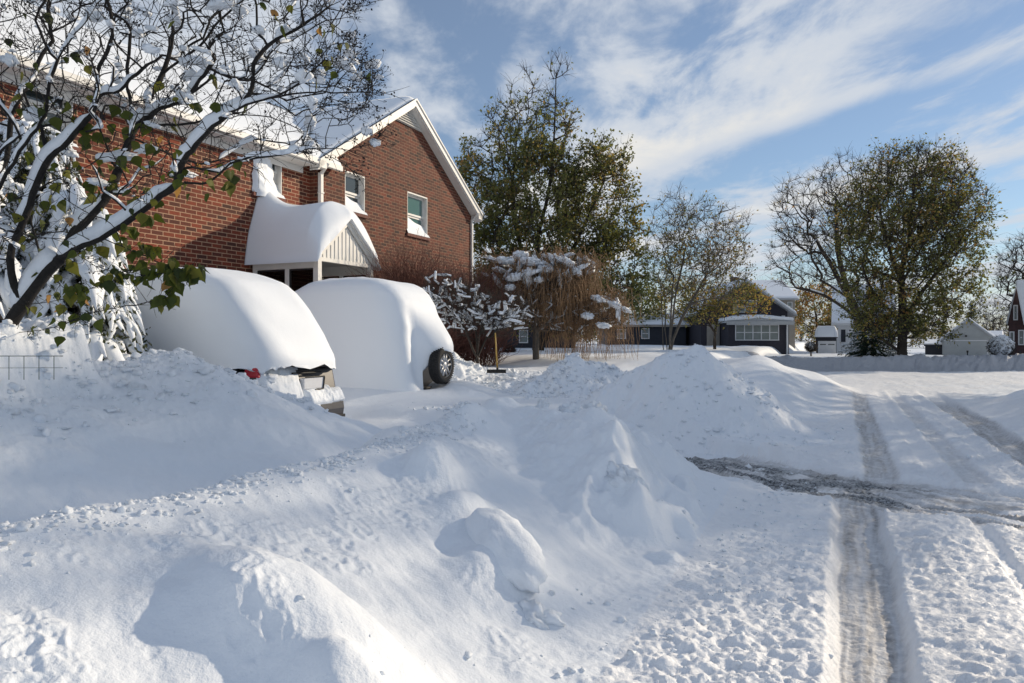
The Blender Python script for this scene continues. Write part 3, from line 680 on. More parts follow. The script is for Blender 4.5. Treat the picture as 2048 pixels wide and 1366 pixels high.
# porch
PYF = -1.87
xa, _ = HL(635, 513, PYF); xb, _ = HL(739, 530, PYF); _, pe = HL(635, 511, PYF); xpk, ppk = HL(688, 449, PYF)
xm = (xa + xb) / 2
mb = MB(); t = 0.075
for x in (xa, xb): mb.box(x - t, x + t, PYF - t, PYF + t, .4, pe - .02)               # corner posts
for x in (xa, xb):
    for yy in (YL - .14, -0.95): mb.box(x - .05, x + .05, yy - .06, yy + .06, .4, pe - .02)
    mb.box(x - .055, x + .055, PYF + t, YL - .2, pe - .30, pe - .02)                   # side header
    mb.box(x - .04, x + .04, PYF + t, YL - .2, 2.25, 2.33)
mb.box(xa + t, xb - t, PYF - .05, PYF + .05, pe - .13, pe - .02)                       # front header
porch = mb.build('porch', M['white'], house, bevel=0.008); porch['label'] = 'small white glazed entry porch with a gable'
for x in (xa, xb): MB().box(x - .03, x + .03, PYF + .08, YL - .05, .4, 2.25).build('kick_panel', M['white_sid'], porch)
MB().box(xa + .08, xa + .6, PYF - .03, PYF + .03, .4, 2.2).build('kick_panel', M['white_sid'], porch)
mb = MB(); mb.poly((xa - .05, PYF - .04, pe - .03), (xb + .05, PYF - .04, pe - .03), (xm, PYF - .04, ppk))
mb.build('gable_panel', M['white_sid'], porch, fixn=False)
mb = MB(); k = int((xb - xa) / 0.15)
for i in range(k + 1):
    x = xa + (xb - xa) * i / k; zt = ppk - abs(x - xm) * (ppk - pe + .03) / ((xb - xa) / 2 + .05) - .05
    if zt > pe + .03: mb.box(x - .012, x + .012, PYF - .058, PYF - .041, pe - .03, zt)
mb.build('batten', M['white'], porch)
mb = MB(); sl = (ppk - pe + .03) / ((xb - xa) / 2 + .05)
for sg in (-1, 1):
    xo = xm + sg * ((xb - xa) / 2 + .2); zo = pe - .03 - .15 * sl
    mb.prism([(xo, zo + .10), (xm, ppk + .10), (xm, ppk - .03), (xo, zo - .03)], 'y', PYF - .10, PYF - .06)
    mb.prism([(xo, zo + .14), (xm, ppk + .14), (xm, ppk + .09), (xo, zo + .09)], 'y', PYF - .14, YL - .02)
mb.box(xa - .22, xa - .06, PYF - .05, YL - .1, pe - .14, pe - .02); mb.box(xb + .06, xb + .22, PYF - .05, YL - .1, pe - .14, pe - .02)
mb.build('rake_board', M['white'], porch)
M['porch_dark'] = simple('porch_frame', (0.02, 0.02, 0.022), 0.5)
ys_ = (PYF + .09, -1.01, -0.89, YL - .22)
for x in (xa, xb):
    for (y0, y1) in ((ys_[0], ys_[1]), (ys_[2], ys_[3])):
        mb = MB(); mb.box(x - .022, x + .022, y0, y0 + .035, 2.34, pe - .31); mb.box(x - .022, x + .022, y1 - .035, y1, 2.34, pe - .31)
        mb.box(x - .022, x + .022, y0 + .035, y1 - .035, pe - .345, pe - .31)
        mb.build('window_frame', M['porch_dark'], porch)
def clear_glass():
    m = bpy.data.materials.new('clear_glass'); m.use_nodes = True; nt = m.node_tree; nt.nodes.clear()
    o = nt.nodes.new('ShaderNodeOutputMaterial'); t = nt.nodes.new('ShaderNodeBsdfTransparent'); g = nt.nodes.new('ShaderNodeBsdfGlossy')
    t.inputs[0].default_value = (0.62, 0.66, 0.68, 1); g.inputs['Roughness'].default_value = 0.03; mx = nt.nodes.new('ShaderNodeMixShader'); fr = nt.nodes.new('ShaderNodeFresnel'); fr.inputs[0].default_value = 1.6
    nt.links.new(fr.outputs[0], mx.inputs[0]); nt.links.new(t.outputs[0], mx.inputs[1]); nt.links.new(g.outputs[0], mx.inputs[2]); nt.links.new(mx.outputs[0], o.inputs[0]); return m
M['clear'] = clear_glass()
for x in (xa, xb):
    for (y0, y1) in ((ys_[0], ys_[1]), (ys_[2], ys_[3])): MB().box(x - .005, x + .005, y0 + .03, y1 - .03, 2.34, pe - .33).build('pane', M['clear'], porch)
mb = MB(); mb.box(xm - .45, xm + .45, YL - .10, YL - .02, .9, 3.1); mb.box(xm - .36, xm + .36, YL - .12, YL - .101, 1.0, 3.0); mb.build('door', M['white'], porch)
mb = MB(); mb.box(xa - .1, xb + .1, PYF, YL - .01, pe - .05, pe - .025); mb.build('ceiling', M['soffit'], porch)
# the thick blanket on the porch roof, drifting up to the window above
xs = np.linspace(xa - .26, xb + .26, 90); ys = np.linspace(PYF - .22, YL - .005, 70)
def pr(X): return ppk + .145 - np.abs(X - xm) * sl
def ptop(X, Y):
    hw = (xb - xa) / 2 + .26; u = np.abs(X - xm) / hw; fr = np.clip((Y - (PYF - .22)) / 0.42, 0, 1)
    base = pr(X) ; round_ = ppk + .58 - 0.06 * u - 1.20 * np.clip(u, 0, 1) ** 3.2
    t = np.maximum(round_ - base, 0.02)
    side = np.clip((1 - u) / 0.10, 0, 1) ** 0.5
    front = fr ** 0.5
    back = np.clip((Y - (-1.0)) / (YL + 1.0), 0, 1) ** 3.0 * np.exp(-((X - (xa + .40)) / 0.36) ** 2) * 0.72
    back = back + 0.02 * np.clip((Y + .6) / .8, 0, 1)
    return base - 0.12 * (1 - side) + (t * front) * side + (back + .03 * fbm(X * 1.2, Y * 1.2, 2, 15)) * side
sheet('roof_snow', xs, ys, ptop, lambda X, Y: pr(X) - .10 * (np.abs(X - xm) > (xb - xa) / 2 + .12), M['snow_smooth'], porch)
# ------------------------------------------------------------------ snow-buried cars
M['paint_grey'] = simple('grey_car_paint', (0.052, 0.052, 0.060), 0.4, 0.08, 5)
M['paint_dark'] = simple('dark_car_paint', (0.03, 0.032, 0.038), 0.35, 0.1, 5)
M['black'] = simple('black_plastic', (0.012, 0.012, 0.013), 0.6, 0.2, 15, 0.002, 60)
M['tyre'] = simple('tyre_rubber', (0.016, 0.016, 0.017), 0.8, 0.2, 20, 0.004, 70)
M['red_lamp'] = simple('red_lamp', (0.42, 0.012, 0.03), 0.2, 0.1, 8)
M['alloy'] = simple('alloy', (0.55, 0.55, 0.56), 0.4, 0.06, 8, metallic=0.6)
M['plate'] = simple('plate_frosted', (0.60, 0.62, 0.66), 0.5, 0.08, 9)
def interp_tab(tab, z, k): return float(np.interp(z, [r[0] for r in tab], [r[k] for r in tab]))
def snow_cover(name, s_c, tab, rimf, parent, zgrid, seed=1, p=5.2, amp=0.03, extra=None):
    """closed-topped blanket: rings of super-ellipses, tab rows (z, n_rear, n_front, half width)"""
    na = 132; V = []; ph = [2 * math.pi * i / na for i in range(na)]
    for z in zgrid:
        nr, nf, b = (interp_tab(tab, z, k) for k in (1, 2, 3)); a = (nr - nf) / 2; c = (nr + nf) / 2
        for f in ph:
            cs, sn_ = math.cos(f), math.sin(f)
            nn = c + a * math.copysign(abs(cs) ** (2 / p), cs); ss = s_c + b * math.copysign(abs(sn_) ** (2 / p), sn_)
            V.append([ss, nn, max(z, rimf(ss, nn, cs))])
    V = np.array(V); top = np.array([[s_c, (tab[-1][1] + tab[-1][2]) / 2, zgrid[-1] + 0.004]])
    if extra is not None: V = extra(V)
    d = amp * fbm(V[:, 0] * 1.3 + V[:, 2] * 0.9, V[:, 1] * 1.1 + V[:, 2] * 0.5, 4, seed)
    ctr = np.array([s_c, (tab[2][1] + tab[2][2]) / 2, 1.6]); dirv = V - ctr; dirv /= np.linalg.norm(dirv, axis=1, keepdims=True)
    V = V + dirv * d[:, None]
    nz = len(zgrid); V = np.concatenate([V, top]); q = []; t = []
    for k in range(nz - 1):
        for i in range(na):
            j = (i + 1) % na; q.append((k * na + i, k * na + j, (k + 1) * na + j, (k + 1) * na + i))
    for i in range(na): q.append(((nz - 1) * na + i, (nz - 1) * na + (i + 1) % na, nz * na, nz * na))
    Wd = np.stack([ST * V[:, 0] + CT * V[:, 1], CT * V[:, 0] - ST * V[:, 1], V[:, 2]], -1)
    inv = np.array(parent.matrix_basis.inverted()); Wd = Wd @ inv[:3, :3].T + inv[:3, 3]
    me = bpy.data.meshes.new(name); me.from_pydata(Wd.tolist(), [], [tuple(dict.fromkeys(f)) for f in q]); me.materials.append(M['snow_smooth'])
    me.polygons.foreach_set('use_smooth', [True] * len(me.polygons)); me.update()
    import bmesh
    bm = bmesh.new(); bm.from_mesh(me); bmesh.ops.remove_doubles(bm, verts=bm.verts, dist=0.0005); bmesh.ops.recalc_face_normals(bm, faces=bm.faces); bm.to_mesh(me); bm.free()
    return link(name, me, parent)
def car_root(name, s, n, label, cat):
    """local frame: x = towards the street (+n), y = +s"""
    o = empty(name, W(s, n, 0.45), 0); o.rotation_euler = (0, 0, -TH)
    return tag(o, label, cat)
def setmat(o): o.matrix_basis  # keep basis fresh
# first car: a minivan with its tail to the street
c1 = car_root('parked_minivan', 8.76, -7.25, 'grey minivan buried in snow with a red tail light and its bumper corner showing', 'minivan')
bpy.context.view_layer.update()
z0 = 0.45
def lz(z): return z - z0
mb = MB(); prof = [(-.10, .55), (-.02, .95), (-.06, 1.15), (-.12, 1.44), (-4.5, 1.44), (-4.6, .6)]
mb.prism([(x, lz(z)) for x, z in prof], 'y', -.84, .84); mb.prism([(x, lz(z)) for x, z in [(-.45, 1.44), (-.80, 1.95), (-1.3, 2.45), (-3.2, 2.45), (-3.9, 1.75), (-4.2, 1.44)]], 'y', -.60, .60); body = mb.build('body', M['paint_grey'], c1, bevel=0.05)
mb = MB(); mb.prism([(-.05, lz(.58)), (.06, lz(.62)), (.09, lz(.80)), (.07, lz(.94)), (-.05, lz(.96))], 'y', -.86, .86); mb.build('bumper', M['paint_grey'], c1, bevel=0.03)
mb = MB(); mb.box(.072, .10, .58, .86, lz(.60), lz(.70)); mb.build('bumper_trim', M['black'], c1, bevel=0.01)
for sg, lb in ((-1, None),):
    mb = MB(); mb.prism([(-.30, lz(1.34)), (-.07, lz(1.34)), (-.09, lz(1.42)), (-.12, lz(1.48)), (-.34, lz(1.49))], 'y', sg * .60 if sg > 0 else -.875, .875 if sg > 0 else -.64)
    mb.build('tail_light', M['red_lamp'], c1, bevel=0.02)
mb = MB(); mb.box(-.11, -.05, -.10, .60, lz(1.385), lz(1.42)); mb.bar((-.02, -.25, lz(1.38)), (-.02, .40, lz(1.37)), .014); g = mb.build('tailgate_handle', M['black'], c1, bevel=0.008)
mb = MB(); mb.box(-.07, .012, -.02, .44, lz(1.13), lz(1.30)); pl = mb.build('licence_plate', M['plate'], c1, bevel=0.01)
mb = MB(); mb.bar((.022, .44, lz(1.30)), (.022, .41, lz(1.12)), .011); mb.bar((.022, .41, lz(1.12)), (.022, .22, lz(1.115)), .011); mb.bar((.022, .0, lz(1.31)), (.022, .44, lz(1.31)), .010); mb.build('frame', M['black'], pl)
def plaster(parent, y0, y1, z0_, z1_, xf, th, seed, name='snow_patch', hole=None):
    """snow stuck to a face at local x=xf, ragged outline"""
    ny, nz = 60, 30; V = []; keep = []
    for i in range(ny + 1):
        for j in range(nz + 1):
            u, v = i / ny, j / nz; e = min(u * 9, (1 - u) * 9, v * 4, (1 - v) * 5, 1)
            nn = 0.5 * float(fbm(np.array([(y0 + (y1 - y0) * u) * 6.0 + seed]), np.array([(z0_ + (z1_ - z0_) * v) * 6]), 4, seed)[0])
            x = xf(z0_ + (z1_ - z0_) * v) + th * (max(e, 0) ** .6) * (1 + .35 * nn) - 0.02 + 0
            V.append((x, y0 + (y1 - y0) * u, lz(z0_ + (z1_ - z0_) * v + .03 * nn)))
    Fq = [(i * (nz + 1) + j, (i + 1) * (nz + 1) + j, (i + 1) * (nz + 1) + j + 1, i * (nz + 1) + j + 1) for i in range(ny) for j in range(nz)]
    return link(name, mesh_np(name, V, Fq, M['snow']), parent)
xt = lambda z: float(np.interp(z, [.55, .95, 1.15, 1.38], [-.02, .04, -.04, -.11]))
plaster(c1, -.86, -.02, .80, 1.47, xt, .09, 3); plaster(c1, .0, .60, .84, 1.16, xt, .09, 5); plaster(c1, .50, .86, .86, 1.12, xt, .09, 8); plaster(c1, -.86, .30, .45, .90, lambda z: .07, .07, 9)
tab1 = [(0.2, -7.14, -11.95, 1.03), (1.45, -7.14, -11.95, 1.0), (1.6, -7.15, -11.9, 1.0), (1.9, -7.32, -11.8, .99), (2.34, -7.64, -11.65, .96), (2.6, -7.86, -11.5, .92), (2.77, -8.06, -11.35, .84), (2.90, -8.5, -11.1, .66), (2.97, -8.85, -10.8, .48), (3.01, -9.4, -10.5, .22), (3.02, -9.9, -10.1, .03)]
def rim1(ss, nn, cs):
    if nn > -7.75: return 1.46 + 0.02 * math.sin(ss * 7) + 0.06 * float(fbm(np.array([ss * 9.0]), np.array([1.0]), 3, 5)[0]) - 0.05 * sm(9.0, 9.6, ss)
    return 0.2
zg1 = [0.2, .5, .8, 1.1, 1.3, 1.42, 1.50, 1.56, 1.64, 1.74, 1.84, 1.94, 2.04, 2.14, 2.24, 2.34, 2.44, 2.53, 2.61, 2.68, 2.74, 2.79, 2.84, 2.88, 2.915, 2.94, 2.96, 2.975, 2.99, 3.0, 3.01, 3.018]
snow_cover('snow_cover', 8.76, tab1, rim1, c1, zg1, 11)
# icicle-like fringe of snow under the rim
rg = random.Random(4); mb = MB()
for i in range(0):
    y = rg.uniform(-.85, .88); mb.bar((.06 + rg.uniform(-.02, .03), y, lz(1.54)), (.05, y + rg.uniform(-.01, .01), lz(1.50 - rg.uniform(.02, .11))), rg.uniform(.012, .03), .003, 5)


v, f = blob_np((-.06, -.68, lz(1.33)), (.10, .12, .07), sub=3, amp=.35, fr=3, seed=4); link('snow_patch', mesh_np('snow_patch', v, f, M['snow']), c1)
# second car: a boxy off-roader with the spare wheel on its tail
c2 = car_root('parked_offroader', 12.76, -7.5, 'boxy off-roader fully buried in snow with its spare wheel sticking out', 'car')
bpy.context.view_layer.update()
mb = MB(); prof = [(-.02, .5), (.0, 1.4), (-.06, 1.5), (-.14, 2.55), (-.3, 2.62), (-2.1, 2.62), (-2.6, 1.85), (-3.6, 1.75), (-3.7, .6)]
mb.prism([(x - .14, lz(z)) for x, z in [(0, .5), (.02, 1.6), (-3.5, 1.6), (-3.6, .6)]], 'y', -.42, .74); mb.prism([(x, lz(z)) for x, z in [(-.5, 1.6), (-.6, 2.45), (-2.0, 2.45), (-2.5, 1.6)]], 'y', -.55, .55); mb.build('body', M['paint_dark'], c2, bevel=0.05)
mb = MB(); mb.box(-.10, .0, -.3, .70, lz(.70), lz(.92)); mb.build('bumper', M['black'], c2, bevel=0.03)
wl = Vector((.30, .06, lz(1.35)))
tyre = MB(); tyre.lathe([(.20, .045), (.235, .075), (.27, .09), (.325, .085), (.35, .055), (.355, 0), (.355, -.08), (.345, -.12), (.30, -.14), (.20, -.14)], wl, (1, 0, 0), 40)
t_ = tyre.build('spare_wheel', M['tyre'], c2, smooth=True)
mb = MB()
for i in range(48):
    a = 2 * math.pi * i / 48
    for xx, da in ((-.09, 0), (-.03, .065), (.03, 0)):
        c_ = math.cos(a + da); s_ = math.sin(a + da); p = wl + Vector((xx, c_ * .362, s_ * .362)); q = wl + Vector((xx + .045, math.cos(a + da + .03) * .362, math.sin(a + da + .03) * .362))
        mb.bar(p, q, .012, .012, 4)
mb.build('tread', M['tyre'], t_)
rim = MB(); rim.lathe([(.235, .078), (.225, .06), (.215, .03), (.21, -.02), (.05, -.03), (0.001, -.03)], wl, (1, 0, 0), 36)
for i in range(5):
    a = 2 * math.pi * i / 5 + .3; c_, s_ = math.cos(a), math.sin(a)
    for off in (-.035, .035):
        p0 = wl + Vector((.052, c_ * .05 - s_ * off, s_ * .05 + c_ * off)); p1 = wl + Vector((.048, c_ * .215 - s_ * off * 1.5, s_ * .215 + c_ * off * 1.5)); rim.bar(p0, p1, .022, .026, 6)
rim.lathe([(.075, .03), (.075, .062), (.06, .075), (.001, .078)], wl, (1, 0, 0), 20); rim.build('rim', M['alloy'], t_, smooth=True)
v, f = blob_np(tuple(wl + Vector((.0, 0, -.015))), (.036, .19, .185), sub=4, amp=.16, fr=2.5, seed=3); link('rim_snow', mesh_np('rim_snow', v, f, M['snow']), t_)
tab2 = [(0.2, -7.45, -11.7, 1.08), (1.3, -7.44, -11.6, 0.97), (1.74, -7.44, -11.5, .95), (2.1, -7.50, -11.2, .94), (2.37, -7.58, -10.9, .93), (2.6, -7.66, -10.7, .91), (2.8, -7.80, -10.45, .88), (2.92, -7.94, -10.2, .82), (3.02, -8.15, -10.0, .70), (3.09, -8.5, -9.8, .48), (3.13, -8.8, -9.6, .28), (3.145, -9.1, -9.3, .04)]
def rim2(ss, nn, cs):
    if nn > -8.1: return 0.2 + (1.62 - .2) * float(sm(12.28, 12.50, ss)) * (1 - 0.0 * ss) + .03 * math.sin(ss * 11)
    return 0.2
def ex2(V):
    # bulge over the spare wheel, trough beside it
    s, n, z = V[:, 0], V[:, 1], V[:, 2]; rear = sm(-8.2, -7.6, n)
    b = 0.34 * np.exp(-((s - 12.92) / .42) ** 4) * np.exp(-((z - 1.75) / .42) ** 2 * np.where(z > 1.75, .8, .2)) * rear
    g = -0.10 * np.exp(-((s - 12.28) / .13) ** 2) * np.exp(-((z - 1.6) / .7) ** 2) * rear
    low = 0.25 * (1 - sm(.5, 1.5, z)) ** 1.5 * rear * (1 - sm(12.2, 12.5, s))
    V = V.copy(); V[:, 1] += b + g + low; return V
zg2 = [0.2, .4, .6, .8, 1.0, 1.15, 1.3, 1.4, 1.48, 1.55, 1.61, 1.67, 1.73, 1.8, 1.87, 1.94, 2.02, 2.1, 2.2, 2.3, 2.4, 2.5, 2.58, 2.66, 2.73, 2.79, 2.84, 2.88, 2.92, 2.96, 3.0, 3.035, 3.065, 3.09, 3.11, 3.125, 3.137, 3.144]
snow_cover('snow_cover', 12.76, tab2, rim2, c2, zg2, 12, extra=ex2)

# ------------------------------------------------------------------ snow shovel, stuck upright
M['wood'] = simple('yellow_wood', (0.50, 0.32, 0.07), 0.5, 0.12, 12)
p = at(993, 744, 17.0); sh = empty('snow_shovel', p); tag(sh, 'snow shovel with a yellow handle and black blade standing upright in the snow', 'shovel')
mb = MB(); mb.bar((0.02, 0, .02), (-.03, -.06, .92), .017, .015, 8); mb.build('handle', M['wood'], sh, smooth=True)
mb = MB(); g0 = Vector((-.03, -.06, .90))
mb.bar(g0, g0 + Vector((-.003, 0, .05)), .02, .02)
q = [g0 + Vector((math.cos(a) * .06, 0, .10 + math.sin(a) * .055)) for a in [math.pi * 1.5 + i * math.pi / 6 for i in range(13)]]
for a, b_ in zip(q[:-1], q[1:]): mb.bar(a, b_, .012, .012, 6)
mb.build('grip', M['black'], sh, smooth=True)
mb = MB()
prof = [(-.10 + .20 * i / 8, .085 - .07 * math.sin(math.pi * i / 8) - .02) for i in range(9)]
pr2 = [(y, z) for y, z in prof] + [(y, z + .012) for y, z in prof[::-1]]
mb.prism([(y * .7 - .03, z - .02) for y, z in pr2], 'x', -.22, .22)
for xx in (-.18, -.09, 0, .09, .18): mb.box(xx - .006, xx + .006, -.10, .04, -.02, .03)
mb.bar((0.02, 0, -.02), (.02, -.005, .10), .028, .024, 8); sh2 = mb.build('blade', M['black'], sh)

# ------------------------------------------------------------------ wire garden fence at far left
wf = MB(); zt = 1.66
def fpt(px, dz=0.0):
    p = at(px, 712, 6.25 + (px - 60) * .0006); return Vector((p.x, p.y, p.z + dz))
x_end = 126
pts = [fpt(x) for x in (-420, -300, -180, -60, 30, 80, x_end)]
for a, b_ in zip(pts[:-1], pts[1:]): wf.bar(a, b_, .0035, .0035, 5); wf.bar(a + Vector((0, 0, -.10)), b_ + Vector((0, 0, -.10)), .002, .002, 5)
for i in range(20):
    q0 = fpt(78 + 30 - 30 * i); wf.bar(q0, q0 + Vector((0, 0, -.20)), .003, .003, 5)
M['wire'] = simple('grey_wire', (0.10, 0.13, 0.12), 0.5)
tag(wf.build('wire_fence', M['wire']), 'thin grey wire garden fence half buried in the snow bank at the left edge', 'fence')
# ------------------------------------------------------------------ trees
M['bark'] = simple('bark', (0.045, 0.036, 0.030), 0.9, 0.35, 14, 0.01, 25)
M['bark_dark'] = simple('bark_dark', (0.014, 0.012, 0.011), 0.9, 0.4, 30, 0.006, 60)
M['bark_grey'] = simple('bark_grey', (0.12, 0.105, 0.09), 0.9, 0.3, 10, 0.01, 25)
M['twig_tan'] = simple('twig_tan', (0.26, 0.16, 0.085), 0.8, 0.3, 4)
M['twig_red'] = simple('twig_red', (0.15, 0.062, 0.045), 0.8, 0.3, 4)
def leafmat(name, c, var=0.35):
    m = simple(name, c, 0.6, var, 1.7, spec=0.25); nt = m.node_tree; b = nt.nodes['Principled BSDF']
    out = nt.nodes['Material Output']; tr = nt.nodes.new('ShaderNodeBsdfTranslucent'); tr.inputs[0].default_value = (c[0] * 1.5, c[1] * 1.5, c[2] * 1.0, 1)
    mx = nt.nodes.new('ShaderNodeMixShader'); mx.inputs[0].default_value = 0.4; nt.links.new(b.outputs[0], mx.inputs[1]); nt.links.new(tr.outputs[0], mx.inputs[2]); nt.links.new(mx.outputs[0], out.inputs[0]); return m
M['leaf_green'] = leafmat('leaf_green', (0.15, 0.155, 0.055)); M['leaf_dark'] = leafmat('leaf_dark', (0.085, 0.10, 0.045))
M['leaf_olive'] = leafmat('leaf_olive', (0.29, 0.225, 0.085)); M['leaf_rust'] = leafmat('leaf_rust', (0.34, 0.185, 0.07)); M['leaf_yellow'] = leafmat('leaf_yellow', (0.34, 0.31, 0.06))

def seg_tubes(P0, P1, R0, R1, k=3, lift=None, flat=1.0):
    """independent tapered tubes, all at once"""
    D = P1 - P0; L = np.linalg.norm(D, axis=1, keepdims=True) + 1e-9; D = D / L
    ref = np.where(np.abs(D[:, 2:3]) < 0.9, np.array([[0, 0, 1.0]]), np.array([[1.0, 0, 0]]))
    A = np.cross(D, ref); A /= np.linalg.norm(A, axis=1, keepdims=True); B = np.cross(A, D)
    n = len(P0); V = np.empty((n, 2, k, 3))
    for i in range(k):
        t = 2 * math.pi * i / k; o = A * math.cos(t) + B * math.sin(t) * flat
        V[:, 0, i] = P0 + o * R0[:, None]; V[:, 1, i] = P1 + o * R1[:, None]
    f = np.array([[i, (i + 1) % k, k + (i + 1) % k, k + i] for i in range(k)])
    Fq = (f[None] + (np.arange(n) * 2 * k)[:, None, None]).reshape(-1, 4)
    return V.reshape(-1, 3), Fq
def chain_tube(P, Rr, k, up=0.0, flat=1.0, wide=1.0):
    """smooth tube along points; up lifts the centre line (for snow)"""
    P = np.asarray(P, float); Rr = np.asarray(Rr, float); D = np.gradient(P, axis=0); D /= np.linalg.norm(D, axis=1, keepdims=True) + 1e-9
    A = np.stack([-D[:, 1], D[:, 0], 0 * D[:, 0]], -1); l = np.linalg.norm(A, axis=1, keepdims=True); A = np.where(l > 0.05, A / (l + 1e-9), np.array([[1.0, 0, 0]])); B = np.cross(A, D); B = B * np.sign(B[:, 2:3] + 1e-6)
    t = 2 * np.pi * np.arange(k) / k
    C = P + B * (np.asarray(up) * np.ones(len(P)))[:, None]
    V = C[:, None] + A[:, None] * (np.cos(t)[None, :, None] * Rr[:, None, None] * wide) + B[:, None] * (np.sin(t)[None, :, None] * Rr[:, None, None] * flat)
    m = len(P); f = []
    for q in range(m - 1):
        a = q * k + np.arange(k); b = q * k + (np.arange(k) + 1) % k; f.append(np.stack([a, b, b + k, a + k], -1))
    return V.reshape(-1, 3), np.concatenate(f)
class Tree:
    def __init__(s, seed): s.rg = np.random.default_rng(seed); s.P = []; s.par = []; s.plen = []
    def add(s, p, par):
        p = np.asarray(p, float); s.P.append(p); s.par.append(par)
        s.plen.append(0 if par < 0 else s.plen[par] + float(np.linalg.norm(p - s.P[par]))); return len(s.P) - 1
    def path(s, pts, par=-1, sub=3, jit=0.0):
        """smooth limb through given points"""
        if par >= 0: pts = [s.P[par]] + [np.asarray(p, float) for p in pts]
        pts = [np.asarray(p, float) for p in pts]; idx = []
        if par < 0: par = s.add(pts[0], -1); idx.append(par)
        else: idx.append(par)
        n = len(pts)
        for i in range(n - 1):
            p0 = pts[max(i - 1, 0)]; p1 = pts[i]; p2 = pts[i + 1]; p3 = pts[min(i + 2, n - 1)]
            for k in range(1, sub + 1):
                t = k / sub; q = 0.5 * ((2 * p1) + (-p0 + p2) * t + (2 * p0 - 5 * p1 + 4 * p2 - p3) * t * t + (-p0 + 3 * p1 - 3 * p2 + p3) * t ** 3)
                if jit: q = q + s.rg.normal(0, jit, 3)
                par = s.add(q, par); idx.append(par)
        return idx
    def near(s, p):
        A = np.array(s.P); return int(np.argmin(((A - np.asarray(p)) ** 2).sum(1)))
    def fill(s, T, step, wl=0.25, jit=0.06, upb=0.0, minz=None):
        root = s.P[0]; T = T[np.argsort(np.linalg.norm(T - root, axis=1))]
        cap = len(s.P) + len(T) * 14; A = np.empty((cap, 3)); pl = np.empty(cap); m = len(s.P); A[:m] = s.P; pl[:m] = s.plen
        okm = np.ones(cap, bool)
        if minz is not None: okm[:m] = (A[:m, 2] > minz) | (np.arange(m) > m - 2)
        for t in T:
            d = np.sqrt(((A[:m] - t) ** 2).sum(1)); down = np.maximum(0, A[:m, 2] - t[2])
            c = d + wl * pl[:m] + upb * down + np.where(okm[:m], 0, 99); j = int(np.argmin(c)); L = d[j]
            if L < step * 0.3: continue
            k = max(1, int(round(L / step))); k = min(k, 12); p0 = A[j].copy(); par = j
            bend = s.rg.normal(0, jit * L, 3)
            for i in range(1, k + 1):
                u = i / k; q = p0 + (t - p0) * u + bend * math.sin(math.pi * u) + s.rg.normal(0, jit * step * .5, 3) * (u < 1)
                if m >= cap: break
                par = s.add(q, par); A[m] = q; pl[m] = s.plen[par]; m += 1
    def radii(s, r0, rmin, p=0.5):
        n = len(s.P); c = np.zeros(n)
        hasch = np.zeros(n, bool)
        for i in range(n):
            if s.par[i] >= 0: hasch[s.par[i]] = True
        c[~hasch] = 1
        for i in range(n - 1, 0, -1):
            if s.par[i] >= 0: c[s.par[i]] += c[i]
        s.r = np.maximum(rmin, r0 * (c / c[0]) ** p); s.tip = ~hasch; return s.r
    def chains(s):
        n = len(s.P); ch = [[] for _ in range(n)]
        for i in range(n):
            if s.par[i] >= 0: ch[s.par[i]].append(i)
        out = []; st = [(0, None)]
        while st:
            i, pr = st.pop(); c = [] if pr is None else [pr]; c.append(i)
            while ch[i]:
                k = sorted(ch[i], key=lambda q: -s.r[q]); i2 = k[0]
                for q in k[1:]: st.append((q, i))
                c.append(i2); i = i2
            out.append(c)
        return out
    def wood(s, thick, kbig=8, ksmall=3, extra=None):
        parts = []; P = np.array(s.P); done = set()
        for c in s.chains():
            big = [i for i in c if s.r[i] > thick]
            if len(big) >= 2:
                seq = c[:c.index(big[-1]) + 1]
                r = s.r[seq].copy()
                if seq[0] in done or s.par[seq[0]] >= 0: r[0] = min(r[0], r[1] * 1.15)
                v, f = chain_tube(P[seq], r, kbig); parts.append((v, f)); done.update(seq[1:]); done.add(seq[0])
        rest = [i for i in range(1, len(P)) if i not in done]
        if rest:
            rest = np.array(rest); pa = np.array(s.par)[rest]; parts.append(seg_tubes(P[pa], P[rest], np.minimum(s.r[pa], s.r[rest] * 1.3), s.r[rest], ksmall))
        if extra is not None: parts.append(extra)
        return join_np(parts)
    def twigs(s, per, length, r, upward=0.3, spread=0.9, rsel=None, nseg=2, droop=0.0):
        """fine twigs from thin nodes; returns tube mesh and twig tip/mid points"""
        P = np.array(s.P); sel = np.where(s.r <= (rsel if rsel else s.r.min() * 1.6))[0]; sel = sel[sel > 0]
        idx = np.repeat(sel, per); n = len(idx); pa = np.array(s.par)[idx]
        d0 = P[idx] - P[pa]; d0 /= np.linalg.norm(d0, axis=1, keepdims=True) + 1e-9
        d = d0 * 0.6 + s.rg.normal(0, spread * .6, (n, 3)); d[:, 2] += upward; d /= np.linalg.norm(d, axis=1, keepdims=True)
        L = length * (0.4 + 0.9 * s.rg.random(n)); A = P[idx]; parts = []; pts = []
        for k in range(nseg):
            B = A + d * (L / nseg)[:, None]; parts.append(seg_tubes(A, B, np.full(n, r * (1 - k / nseg * .6)), np.full(n, r * (1 - (k + 1) / nseg * .6)), 3)); pts.append(B)
            A = B; d = d + s.rg.normal(0, .28, (n, 3)); d[:, 2] -= droop; d /= np.linalg.norm(d, axis=1, keepdims=True)
        return join_np(parts), np.concatenate(pts)
